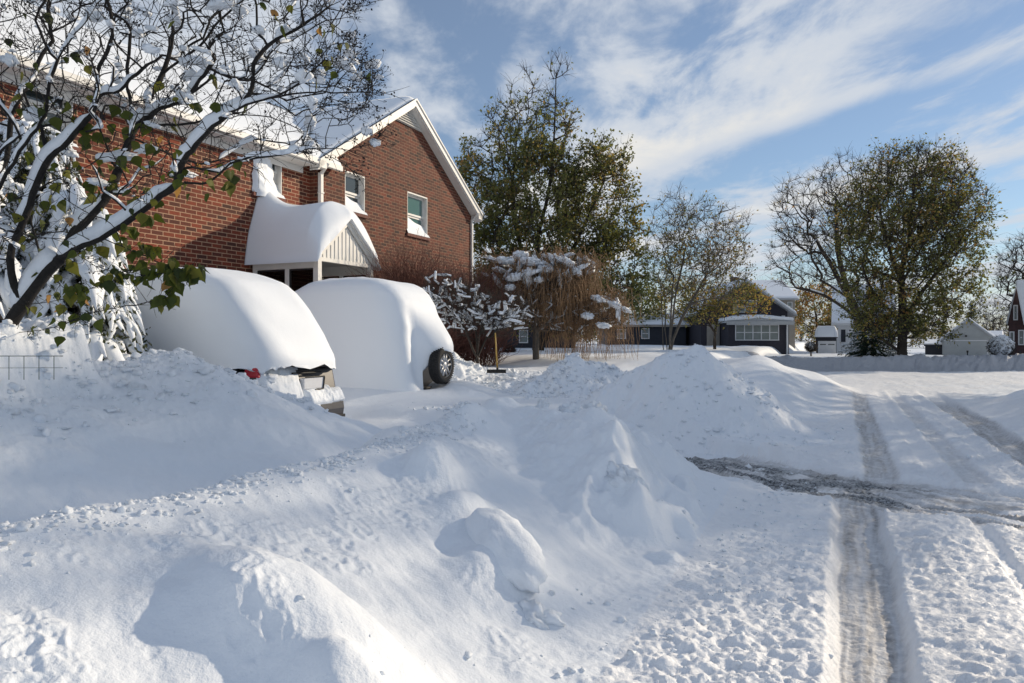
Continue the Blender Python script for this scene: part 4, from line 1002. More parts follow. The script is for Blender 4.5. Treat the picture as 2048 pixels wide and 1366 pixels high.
def leaves(rg, C, size, mats, asp=0.6, hang=0.0, fold=True, weights=None, wpos=None):
    n = len(C); a = rg.normal(0, 1, (n, 3)); a[:, 2] -= hang; a /= np.linalg.norm(a, axis=1, keepdims=True)
    b = np.cross(a, rg.normal(0, 1, (n, 3))); b /= np.linalg.norm(b, axis=1, keepdims=True) + 1e-9
    s = size * (0.55 + 0.8 * rg.random(n))[:, None]
    V = np.stack([C, C + a * s * .5 + b * s * asp * .5, C + a * s, C + a * s * .5 - b * s * asp * .5], 1).reshape(-1, 3)
    Fq = np.arange(4 * n).reshape(n, 4)
    w = wpos if wpos is not None else rg.choice(len(mats), n, p=weights)
    return V, Fq, w
def dist_in_ellipsoids(rg, n, ells, shell=0.0):
    """random points in a union of ellipsoids (cx,cy,cz,rx,ry,rz)"""
    w = np.array([e[3] * e[4] * e[5] for e in ells]); w = w / w.sum(); k = rg.choice(len(ells), n, p=w); E = np.array(ells)[k]
    d = rg.normal(0, 1, (n, 3)); d /= np.linalg.norm(d, axis=1, keepdims=True); r = rg.random(n) ** (1 / (3 + shell))
    return E[:, :3] + d * r[:, None] * E[:, 3:]
def crown_tree(name, base, ells, label, seed, nt=700, step=0.5, r0=0.28, rmin=0.02, trunk=None, twl=0.7, twr=0.008, per=4, nleaf=3, lsize=0.2, lw=(.4, .3, .2, .1), snow=0.0, bark='bark', upw=0.3, group=None, cat='tree', leaf_f=None, wl=0.22, minz=None, p=0.5, spread=.9, droop=0.0):
    """base: world position. ells relative to base. returns root"""
    root = empty(name, base); tag(root, label, cat, group)
    t = Tree(seed); rg = t.rg
    for k, pth in enumerate(trunk): t.path([np.array(q) for q in pth], -1 if k == 0 else t.near(pth[0]), 3, 0.02)
    t.fill(dist_in_ellipsoids(rg, nt, ells, 1.0), step, wl, minz=minz); t.radii(r0, rmin, p)
    (v, f), pts = t.twigs(per, twl, twr, upw, spread, droop=droop)
    v0, f0 = t.wood(rmin * 2.2); link('trunk', mesh_np('trunk', v0, f0, M[bark]), root)
    nl = int(len(pts) * nleaf); 
    mats = ['leaf_green', 'leaf_dark', 'leaf_olive', 'leaf_rust', 'leaf_yellow'][:len(lw)]
    tw = link('twigs', mesh_np('twigs', v, f, M[bark], smooth=False), root)
    if nl:
        c = pts[rg.integers(0, len(pts), nl)]
        if leaf_f is not None: c = c[rg.random(len(c)) < leaf_f(c)]
        cl = fbm(c[:, 0] * .9 + seed, c[:, 2] * .9 + c[:, 1] * .5, 3, seed + 5); c = c[rg.random(len(c)) < np.clip(.75 + 1.3 * cl, .12, 1)]
        c = c + rg.normal(0, lsize * .5, c.shape)
        g = fbm(c[:, 0] * .45 + seed, c[:, 2] * .45 + c[:, 1] * .3, 3, seed) * .45 + rg.random(len(c)) * .8 - 0.1
        cw = np.cumsum(lw) / np.sum(lw); wsel = np.searchsorted(cw, np.clip(g, 0, .999))
        V, Fq, w = leaves(rg, c, lsize, mats, wpos=wsel)
        link('crown', mesh_np('crown', V, Fq, [M[m] for m in mats], False, w), root)
    if snow:
        P = np.array(t.P); sel = np.array([i for i in range(1, len(P)) if t.r[i] > rmin * 1.2 and rg.random() < snow])
        if len(sel):
            pa = np.array(t.par)[sel]; d = P[sel] - P[pa]; fl = np.abs(d[:, 2]) / (np.linalg.norm(d, axis=1) + 1e-9) < .8; sel = sel[fl]; pa = pa[fl]
            up = np.array([[0, 0, 1.0]]) * (t.r[sel] * .8 + .012)[:, None]; v, f = seg_tubes(P[pa] + up, P[sel] + up, t.r[sel] * .9 + .02, t.r[sel] * .9 + .015, 5, flat=.8)
            link('snow', mesh_np('snow', v, f, M['snow']), root)
    return root
def g(px, py, D): return at(px, py, D)
# -- big leafy tree behind the house
D = 36; b = Vector((g(1075, 700, D).x, D, 0.9)); k = D / F
def E(base, D, px, py, rx, rz, ry=None):
    """ellipsoid around an image position at the tree's own distance, relative to base (radii in px of the photo)"""
    q = at(px, py, D) - base; return (q.x, q.y, q.z, rx * D / F, (ry or rx) * D / F, rz * D / F)
big = [E(b, D, 1075, 470, 120, 190), E(b, D, 1060, 270, 95, 90), E(b, D, 1110, 165, 40, 55), E(b, D, 1045, 170, 28, 45), E(b, D, 975, 380, 65, 110), E(b, D, 1190, 420, 85, 130), E(b, D, 1215, 320, 45, 55), E(b, D, 1240, 520, 55, 110), E(b, D, 1010, 560, 90, 110), E(b, D, 1160, 590, 110, 90)]
crown_tree('leafy_tree', b, big, 'tall dark leafy tree rising behind the right end of the brick house', 21, nt=1500, step=.5, r0=.30, rmin=.022,
    trunk=[[(0, 0, -.3), (.1, 0, 3), (0, .1, 6)], [(.1, 0, 3), (-1.2, .4, 7), (-.9, .3, 11.5)], [(0, .1, 6), (.7, 0, 9), (.9, -.1, 13.6)], [(.1, 0, 3), (1.8, -.4, 5.5), (3.2, -.5, 8.5)]],
    per=7, twl=.65, twr=.010, nleaf=4.0, lsize=.16, lw=(.36, .22, .26, .12, .04), leaf_f=lambda c: np.clip(1.15 - sm(7.5, 13.5, c[:, 2]) * 1.1, 0.06, 1))
# dark conifer at its right foot
# -- big tree on the right across the street
D = 44; b = Vector((g(1803, 712, D).x, D, 0.62))
rt = [E(b, D, 1800, 440, 120, 150), E(b, D, 1850, 400, 110, 110), E(b, D, 1740, 460, 70, 120), E(b, D, 1880, 500, 85, 100), E(b, D, 1800, 600, 110, 70), E(b, D, 1815, 340, 70, 45), E(b, D, 1910, 440, 65, 90), E(b, D, 1765, 620, 60, 60), E(b, D, 1775, 650, 50, 40), E(b, D, 1860, 640, 60, 45), E(b, D, 1910, 580, 55, 70), E(b, D, 1815, 662, 85, 26)]
crown_tree('leafy_tree', b, rt, 'broad olive and amber leafed tree with a thick trunk across the intersection', 33, nt=1700, step=.5, r0=.30, rmin=.020,
    trunk=[[(0, 0, -.3), (.05, 0, 2.2), (0, 0, 4.5)], [(0, 0, 4.5), (-1, .3, 8), (-1.4, .2, 11)], [(0, 0, 4.5), (.6, 0, 8.5), (.9, -.1, 12)], [(.05, 0, 2.2), (1.8, -.3, 5), (3.6, -.5, 7.5)], [(.05, 0, 2.2), (-1.6, .2, 4), (-2.6, -.3, 6)]],
    per=8, twl=.75, twr=.010, nleaf=2.1, lsize=.17, lw=(.34, .17, .31, .12, .06), leaf_f=lambda c: np.clip(1.1 - sm(8.0, 12.0, c[:, 2]) * .8 - sm(3.2, 5.2, c[:, 0]) * sm(5, 8, c[:, 2]) * .5, 0.05, 1))
# -- old bare spreading tree left of it
D = 58; b = Vector((g(1730, 690, D).x, D, 0.9))
ob = [E(b, D, 1620, 430, 75, 90), E(b, D, 1690, 360, 55, 55), E(b, D, 1600, 520, 70, 60), E(b, D, 1680, 470, 70, 90), E(b, D, 1660, 560, 70, 30)]
crown_tree('bare_tree', b, ob, 'bare dark spreading tree behind the broad leafy tree', 35, nt=900, step=.6, r0=.36, rmin=.022,
    trunk=[[(0, 0, -.3), (-.5, 0, 2.5), (-1.2, 0, 4)], [(-1.2, 0, 4), (-2.6, .3, 6.8), (-4, .2, 9)], [(-1.2, 0, 4), (-2.0, .3, 8), (-2.2, .2, 12)], [(-.5, 0, 2.5), (-3.2, .2, 4.4), (-6.2, 0, 5.0)], [(-1.2, 0, 4), (-2.8, -.3, 5), (-5.2, -.4, 6.2)]],
    per=6, twl=.9, twr=.012, nleaf=.12, lsize=.2, lw=(.2, .2, .4, .2), snow=.25)
# -- multi-stemmed tree in the middle
D = 42; b = Vector((g(1335, 716, D).x, D, 0.85))
mt = [E(b, D, 1400, 470, 75, 75), E(b, D, 1345, 440, 50, 65), E(b, D, 1455, 480, 50, 70), E(b, D, 1370, 540, 75, 60), E(b, D, 1440, 560, 60, 55), E(b, D, 1310, 530, 35, 60)]
crown_tree('multi_stem_tree', b, mt, 'slender multi-stemmed tree with sparse olive leaves in front of the bungalow', 37, nt=900, step=.5, r0=.11, rmin=.015,
    trunk=[[(0, 0, -.3), (-.1, 0, 1.5), (-.2, 0, 4)], [(0, 0, -.3), (.22, 0, 1.4), (.5, 0, 3.8), (1.0, 0, 6)], [(0, 0, -.3), (.40, .1, 1.0), (.85, .1, 2.1), (2.2, 0, 4.6)], [(0, 0, -.3), (-.22, .1, .5), (-.35, .2, 4.2)], [(0, 0, -.3), (.1, -.2, .6), (.12, -.3, 2.4), (.3, -.3, 4.5)]],
    per=5, twl=.65, twr=.009, nleaf=1.0, lsize=.15, lw=(.15, .10, .50, .15, .10), bark='bark_grey', p=.42, leaf_f=lambda c: np.clip(.9 - sm(5, 8.5, c[:, 2]) * .7, .1, 1), minz=1.6)
# leafy foliage on a low tree before the bungalow
D = 46; b = Vector((g(1430, 700, D).x, D, 1.0))
crown_tree('small_tree', b, [E(b, D, 1470, 605, 65, 32), E(b, D, 1410, 615, 55, 40), E(b, D, 1350, 600, 45, 45)], 'low yellow-leafed tree hiding the porch gable of the bungalow', 39, nt=330, step=.4, r0=.10, rmin=.014,
    trunk=[[(0, 0, -.3), (0, 0, 1.2), (.3, 0, 2.4)], [(0, 0, 1.2), (-.9, 0, 2.4), (-2, 0, 3)]], per=5, twl=.5, twr=.008, nleaf=2.2, lsize=.15, lw=(.15, .05, .35, .15, .30))
# shrub mass and rust trees beyond, between the houses
def back_tree(px, top, bot, w, D, label, seed, lw, nleaf=1.6, nt=350, bare=False, name='background_tree', per=4, lsize=.28, snow=0.0, base=0.6):
    b = Vector((g(px, 700, D).x, D, base)); h = (bot - top)
    ee = [E(b, D, px, top + h * .5, w * .5, h * .48), E(b, D, px - w * .2, top + h * .6, w * .32, h * .38), E(b, D, px + w * .22, top + h * .55, w * .3, h * .4)]
    zt = (EYE + (HY - top) * D / F) - base
    return crown_tree(name, b, ee, label, seed, nt=nt, step=.7, r0=.02 * zt + .05, rmin=.02, trunk=[[(0, 0, -.3), (.1, 0, zt * .3), (0, 0, zt * .55)]], per=per, twl=.8, twr=.011, nleaf=nleaf, lsize=lsize, lw=lw, snow=snow)
back_tree(1632, 565, 680, 90, 78, 'rust-brown leafed tree between the bungalow and the white house', 51, (.05, .05, .25, .65))
back_tree(1270, 560, 690, 110, 62, 'dark green tree low behind the slender multi-stemmed tree', 52, (.5, .4, .1))
back_tree(1510, 560, 650, 90, 80, 'bare twiggy tree behind the roof of the bungalow', 53, (.1, .1, .5, .3), nleaf=.3, per=6)
back_tree(1560, 590, 690, 70, 84, 'brown twiggy tree behind the right eave of the bungalow', 54, (.05, .05, .3, .6), nleaf=1.0)
back_tree(2065, 455, 640, 130, 52, 'bare tree at the right edge of the view', 55, (.2, .2, .6), nleaf=.03, per=7, nt=420, name='bare_tree')
back_tree(1985, 600, 690, 95, 80, 'low bare tree behind the grey garage', 56, (.2, .2, .6), nleaf=.05, per=7, name='bare_tree', snow=.3)
for k_, (px_, top_, w_, lab_) in enumerate([(1600, 640, 70, 'far bare thicket behind the right corner of the bungalow'), (1720, 625, 80, 'far bare thicket behind the white house'), (1795, 630, 90, 'far bare thicket behind the broad leafy tree'), (1862, 640, 70, 'far bare thicket left of the grey garage'), (1915, 645, 60, 'far bare thicket behind the roof of the grey garage'), (1995, 640, 70, 'far bare thicket right of the grey garage'), (1300, 640, 90, 'far bare thicket above the long dark building'), (1395, 640, 80, 'far bare thicket left of the bungalow'), (1180, 640, 120, 'far bare thicket behind the weeping tree')]):
    back_tree(px_, top_, 700, w_, 105, lab_, 140 + k_, (.1, .2, .4, .2), nleaf=.5, per=5, nt=200, name='thicket')
back_tree(1665, 640, 700, 60, 66, 'dense snowy shrubbery left of the white house', 57, (.1, .1, .6, .2), nleaf=.5, per=6, snow=.6)
# dark blue-green conifer in front of the big right-hand tree, small one beyond the garage
M['needle'] = leafmat('needle', (0.016, 0.034, 0.028), .3)
def conifer(base, h, w, label, seed, lev=26, name='conifer', snow=.25, per=60):
    root = empty(name, base); tag(root, label, 'conifer'); rg = np.random.default_rng(seed)
    mb = MB(); mb.bar((0, 0, -.2), (0, 0, h * .98), .03 * h * .5 + .02, .012, 7); mb.build('trunk', M['bark'], root, smooth=True)
    P0 = []; P1 = []; C = []; S0 = []
    for i in range(lev):
        z = h * (.06 + .93 * i / lev); r = w * (1 - (i / lev)) ** .8 + .08
        for j in range(max(5, int(11 * (1 - i / lev)))):
            a = rg.random() * 6.283; L = r * (.7 + .45 * rg.random()); q0 = np.array([0, 0, z]); q1 = np.array([math.cos(a) * L, math.sin(a) * L, z - L * .22 + .10 * L * rg.random()])
            P0.append(q0); P1.append(q1); nn = int(per * L / w) + 10; u = rg.random(nn) ** .7
            c = q0 + (q1 - q0) * u[:, None] + rg.normal(0, .045 * w + .03, (nn, 3)) * (1.2 - u[:, None]); c[:, 2] -= rg.random(nn) * .08 * w; C.append(c)
            if rg.random() < snow * 2: S0.append((q0 + (q1 - q0) * .55, q0 + (q1 - q0) * .95))
    P0 = np.array(P0); P1 = np.array(P1); v, f = seg_tubes(P0, P1, np.full(len(P0), .018), np.full(len(P0), .006), 4); link('branches', mesh_np('branches', v, f, M['bark']), root)
    C = np.concatenate(C); V, Fq, w_ = leaves(rg, C, .10 + .03 * w, ['needle'], .35, 0.2); link('needles', mesh_np('needles', V, Fq, M['needle'], False), root)
    if S0 and snow:
        a = np.array([q[0] for q in S0]); b2 = np.array([q[1] for q in S0]); up = np.array([[0, 0, .05]]); v, f = seg_tubes(a + up, b2 + up, np.full(len(a), .05), np.full(len(a), .09), 6, flat=.5); link('snow', mesh_np('snow', v, f, M['snow']), root)
    return root
D = 47; b = Vector((g(1745, 700, D).x, D, .6)); conifer(b, 4.4, 2.0, 'dark blue-green conifer at the left foot of the broad leafy tree', 61, snow=.35)
D = 75; b = Vector((g(1943, 690, D).x, D, .5)); conifer(b, 5.1, 1.1, 'small pointed spruce rising behind the grey garage', 62, snow=.2)
# ------------------------------------------------------------------ weeping tree
def weeping():
    D = 23.5; base = Vector((g(1072, 712, D).x, D, 0.85)); root = empty('weeping_tree', base)
    tag(root, 'weeping tree with hanging tan twigs and snow caps beside the shovel', 'tree')
    t = Tree(71); rg = t.rg
    def q(px, py, dy=0.0): v = at(px, py, D) - base; return np.array([v.x, dy, v.z])
    i0 = t.path([(0, 0, -.3), q(1072, 660), q(1078, 610), q(1085, 570)]); 
    t.path([q(1060, 620), q(1040, 560, -.3), q(1000, 530, -.4), q(975, 522, -.5)], t.near(q(1078, 620)))
    t.path([q(1120, 560, .3), q(1150, 530, .3), q(1175, 540, .4)], t.near(q(1080, 600)))
    t.path([q(1110, 640, -.4), q(1160, 620, -.5), q(1200, 605, -.6), q(1240, 620, -.6)], t.near(q(1075, 650)))
    E_ = [E(base, D, 1065, 560, 95, 45, 80), E(base, D, 1130, 545, 60, 35, 60), E(base, D, 1190, 625, 60, 30, 55), E(base, D, 1130, 650, 50, 20, 45), E(base, D, 1080, 600, 90, 40, 60)]
    t.fill(dist_in_ellipsoids(rg, 560, E_, 1.5), .25, .3, .1); t.radii(.11, .012, .5)
    P = np.array(t.P)
    sel = np.where(t.r < .03)[0]
    # strands: rise, arch over, hang
    n = 1700; k = rg.choice(sel, n); A = P[k].copy(); ang = rg.random(n) * 6.283; out = np.stack([np.cos(ang), np.sin(ang), 0 * ang], -1)
    c0 = A - np.array([0, 0, 0]); rad = c0[:, :2] / (np.linalg.norm(c0[:, :2], axis=1, keepdims=True) + .3); out[:, :2] = out[:, :2] * .6 + rad * .7
    right = A[:, 0] > 0.3
    LX = rg.normal(0, .20, (n, 2)); LP = rg.random(n) * 6
    Lh = np.where(right, .4 + 1.5 * rg.random(n) ** 1.3, .15 + .8 * rg.random(n) ** 1.5); m = 9; parts = []; prev = A
    for j in range(1, m + 1):
        u = j / m; rise = .32 * np.sin(np.pi * min(1, u * 1.7)) * (.3 + rg.random(n)) if j == 1 else rise
        z = A[:, 2] + rise_f(u) * (.12 + .40 * RISE[:n]) - Lh * np.clip((u - .3) / .7, 0, 1) ** 1.2
        h = .12 + .42 * min(1, u / .45) * (.5 + SPR[:n])
        cur = np.stack([A[:, 0] + out[:, 0] * h + LX[:, 0] * u * u + .05 * np.sin(LP + u * 5), A[:, 1] + out[:, 1] * h + LX[:, 1] * u * u, z], -1) + rg.normal(0, .03, (n, 3))
        parts.append(seg_tubes(prev, cur, np.full(n, .0075 * (1.2 - u * .6)), np.full(n, .0075 * (1.2 - (u + .1) * .6)), 3)); prev = cur
    v, f = join_np(parts); link('hanging_twigs', mesh_np('hanging_twigs', v, f, M['twig_tan'], False), root)
    v0, f0 = t.wood(.03, 7, 4); link('trunk', mesh_np('trunk', v0, f0, M['bark_grey']), root)
    (v, f), pts = t.twigs(7, .40, .008, .0, 1.0); link('twigs', mesh_np('twigs', v, f, M['bark'], False), root)
    # snow caps on the upper limbs
    L = []
    def cap(px, py, dy, rx, rz, sd, tilt=0): p_ = q(px, py, dy); L.append(blob_np(p_, (rx * .62, rx * .6, rz * .9), (0, tilt, 0), 4, .5, 3.2, sd))
    for i, a in enumerate([(1010, 527, -.9, .42, .11, .1), (1040, 515, -.7, .36, .12, -.05), (1060, 530, -1.0, .48, .13, .1), (1085, 545, -1.0, .40, .12, 0), (1105, 522, -.7, .42, .13, .25), (1130, 530, -.9, .34, .12, .5), (1148, 548, -.9, .28, .10, .6), (1030, 560, -1.2, .34, .13, -.2), (1020, 580, -1.2, .24, .10, 0), (1190, 600, -.8, .34, .09, .3), (1222, 612, -.8, .34, .09, .4), (1168, 634, -1.0, .30, .10, .1), (1198, 652, -1.1, .30, .09, .1), (1000, 545, -.9, .28, .09, .3), (1075, 565, -1.2, .22, .09, 0)]):
        cap(a[0], a[1], a[2], a[3], a[4], 70 + i, a[5])
    hi = [i for i in range(1, len(P)) if P[i][2] > 1.25 + .0 * i and not ((np.abs(P[:, 0] - P[i][0]) < .15) & (np.abs(P[:, 1] - P[i][1]) < .25) & (P[:, 2] > P[i][2] + .18)).any()]
    for i in hi:
        a = .05 + .12 * rg.random() ** 1.5; pa = P[t.par[i]]; dd = P[i] - pa; L.append(blob_np(P[i] * .6 + pa * .4 + [0, 0, .03], (a * 2.2, a * .8, a * .5), (0, -math.atan2(dd[2], math.hypot(dd[0], dd[1])), math.atan2(dd[1], dd[0])), 3, .5, 2.6, int(i)))
    v, f = join_np(L); link('snow', mesh_np('snow', v, f, M['snow']), root)
    P2 = P[(t.r > .012)]; 
    sel = np.array([i for i in range(1, len(P)) if rg.random() < .55 and P[i][2] > 1.2]); pa = np.array(t.par)[sel]
    up = np.array([[0, 0, .035]]); v, f = seg_tubes(P[pa] + up, P[sel] + up, np.full(len(sel), .035), np.full(len(sel), .03), 5, flat=.8); link('branch_snow', mesh_np('branch_snow', v, f, M['snow']), root)
_r = np.random.default_rng(3); RISE = _r.random(5000); SPR = _r.random(5000) * .8
def rise_f(u): return math.sin(math.pi * min(1, u * 1.15)) if u < .87 else 0.0
weeping()

# ------------------------------------------------------------------ shrubs near the house
def snowy_shrub(name, base, ells, label, seed, nt, trunk, heavy=.045, r0=.05, per=3, twl=.25, prob=.85, bark='bark'):
    root = empty(name, base); tag(root, label, 'shrub'); t = Tree(seed); rg = t.rg
    for k, pth in enumerate(trunk): t.path([np.array(q) for q in pth], -1 if k == 0 else 0, 3, 0.01)
    t.fill(dist_in_ellipsoids(rg, nt, ells, .5), .16, .35, .05); t.radii(r0, .006, .5)
    (v, f), pts = t.twigs(per, twl, .004, .35, .9); link('twigs', mesh_np('twigs', v, f, M[bark], False), root)
    v0, f0 = t.wood(.014, 6, 3); link('stems', mesh_np('stems', v0, f0, M[bark]), root)
    P = np.array(t.P); pa_ = np.array(t.par); sel = []
    for i in range(1, len(P)):
        d = P[i] - P[pa_[i]]; sl = abs(d[2]) / (np.linalg.norm(d) + 1e-9)
        if rg.random() < prob * (1.15 - sl) and P[i][2] > .35: sel.append(i)
    sel = np.array(sel); pa = pa_[sel]; r = heavy * (.5 + 1.0 * rg.random(len(sel))); up = np.array([[0, 0, 1.0]]) * (r * .8)[:, None]
    d = P[sel] - P[pa]; v, f = seg_tubes(P[pa] + up, P[sel] + d * .25 + up, r * 1.0, r * .75, 6, flat=.75); 
    v = v + .012 * np.stack([fbm(v[:, 0] * 9, v[:, 2] * 9, 2, 1), fbm(v[:, 1] * 9, v[:, 0] * 9, 2, 2), fbm(v[:, 2] * 9, v[:, 1] * 9, 2, 3)], -1)
    link('snow', mesh_np('snow', v, f, M['snow']), root); return root
D = 17.6; b = at(955, 690, D)
def rel(b, D, px, py, dy=0.0): q = at(px, py, D) - b; return (q.x, dy, q.z)
snowy_shrub('snowy_shrub', b, [E(b, D, 915, 600, 65, 42, 55), E(b, D, 1000, 622, 60, 38, 55), E(b, D, 885, 585, 42, 42, 40), E(b, D, 960, 645, 85, 32, 50), E(b, D, 1035, 640, 30, 22, 40)], 'vase-shaped shrub with snow-laden branches between the off-roader and the weeping tree', 81, 800,
    [[(0, 0, -.4), rel(b, D, 950, 660), rel(b, D, 930, 620, -.2)], [(0, 0, -.3), rel(b, D, 985, 655, .2), rel(b, D, 1030, 625, .2)], [(0, 0, -.3), rel(b, D, 925, 650, -.2), rel(b, D, 880, 600, -.2)], [(0, 0, -.3), rel(b, D, 965, 640, -.3), rel(b, D, 985, 600, -.4)]], heavy=.036, per=5)
D = 21; b = at(870, 690, D); b.z = .9
def red_bush(px0, px1, top, D, label, seed, n=2600):
    b = Vector((g((px0 + px1) / 2, 700, D).x, D, 1.0)); root = empty('twiggy_bush', b); tag(root, label, 'shrub'); rg = np.random.default_rng(seed)
    w = (px1 - px0) * D / F / 2; h = EYE + (HY - top) * D / F - 1.0
    x = rg.uniform(-1, 1, n) ; A = np.stack([x * w * .8, rg.uniform(-.7, .7, n), rg.random(n) * h * .6], -1); d = np.stack([x * .35 + rg.normal(0, .35, n), rg.normal(0, .35, n), 1 + 0 * x], -1); parts = []
    for k in range(4):
        d = d + rg.normal(0, .38, d.shape); d[:, 2] = np.abs(d[:, 2]) + .1; d /= np.linalg.norm(d, axis=1, keepdims=True)
        L = h * .13 * (.6 + .8 * rg.random(n)) * (1 - .35 * np.abs(x)); B = A + d * L[:, None]; r = .009 * (1 - k * .18); parts.append(seg_tubes(A, B, np.full(n, r), np.full(n, r * .8), 3)); A = B
    v, f = join_np(parts); link('twigs', mesh_np('twigs', v, f, M['twig_red'], False), root)
    ns = 14; mb = MB()
    for i in range(ns): a = rg.uniform(-.9, .9); mb.bar((a * w * .4, rg.uniform(-.3, .3), -.4), (a * w * .9, rg.uniform(-.5, .5), h * .6), .02, .008, 5)
    mb.build('stems', M['twig_red'], root)
    return root
red_bush(745, 900, 490, 20.5, 'bush of bare reddish twigs against the gable wall behind the off-roader', 91)
red_bush(870, 1010, 525, 22.5, 'bush of bare reddish twigs right of the house corner behind the snowy shrub', 92, 2200)

# ------------------------------------------------------------------ snow-laden evergreen at the left
M['ever'] = leafmat('evergreen', (0.055, 0.062, 0.035), .3)
def laden(name, base, h, w, label, seed, nf=150, lo=.1, sk=1.0, nl=60):
    root = empty(name, base); tag(root, label, 'shrub'); rg = np.random.default_rng(seed); wood = []; snow = []; C = []
    mb = MB(); mb.bar((0, 0, -.3), (0, 0, h * .9), .07, .02, 7); mb.build('trunk', M['bark'], root, smooth=True)
    for i in range(nf):
        u = i / nf; z = h * (lo + (.95 - lo) * u); a = rg.random() * 6.283; L = w * (1 - u * .75) * (.55 + .5 * rg.random()) + .15
        m = 9; t = np.linspace(0, 1, m); px = np.cos(a) * L * (t ** .85); py = np.sin(a) * L * (t ** .85); pz = z + .28 * L * np.sin(t * 2.2) - 1.0 * L * t ** 2.1
        P = np.stack([px, py, np.maximum(pz, .05)], -1) + rg.normal(0, .02, (m, 3)); wood.append(chain_tube(P, .014 * (1.1 - t * .7), 4))
        r = (.035 + .055 * np.sin(np.pi * np.clip(t * 1.05, 0, 1)) ** .7) * (.7 + .6 * rg.random()) * sk; r[0] = .01; r[-1] = .008
        v, f = chain_tube(P[1:], r[1:], 8, up=r[1:] * .5, flat=.75, wide=1.0)
        v = v + .035 * np.stack([fbm(v[:, 0] * 6 + i, v[:, 2] * 6, 3, 1), fbm(v[:, 1] * 6, v[:, 0] * 6 + i, 3, 2), .7 * fbm(v[:, 2] * 6 + i, v[:, 1] * 6, 3, 3)], -1); snow.append((v, f))
        nn = nl; k = rg.integers(1, m, nn); c = P[k] + rg.normal(0, .06, (nn, 3)); c[:, 2] -= .05 + .12 * rg.random(nn); C.append(c)
        for q in range(2):
            j = rg.integers(3, m - 1); e = P[j] + np.array([rg.normal(0, .12), rg.normal(0, .12), -.2 - .1 * rg.random()]); mid = (P[j] + e) / 2 + [0, 0, .03]
            snow.append(chain_tube(np.array([P[j], mid, e]), np.array([.03, .045, .012]), 6, up=.012))
    for nm, pr_, mt_ in (('branches', wood, 'bark'), ('snow', snow, 'snow')):
        v, f = join_np(pr_); link(nm, mesh_np(nm, v, f, M[mt_]), root)
    C = np.concatenate(C); V, Fq, w_ = leaves(rg, C, .075, ['e'], .45, .8); link('foliage', mesh_np('foliage', V, Fq, M['ever'], False), root)
    return root
b = at(150, 700, 9.6); b.z = .5; laden('snow_laden_shrub', b, 3.4, 1.15, 'evergreen shrub bowed under snow in front of the minivan', 95, 190)
b = at(70, 700, 10.8); b.z = .5; laden('snow_laden_shrub', b, 4.7, 1.9, 'tall evergreen shrub bowed under snow against the brick wall at the left', 97, 230, sk=.55, nl=170)
b = at(-60, 700, 9.0); b.z = .5; laden('snow_laden_shrub', b, 3.6, 1.2, 'evergreen shrub bowed under snow cut off by the left edge', 96, 170)

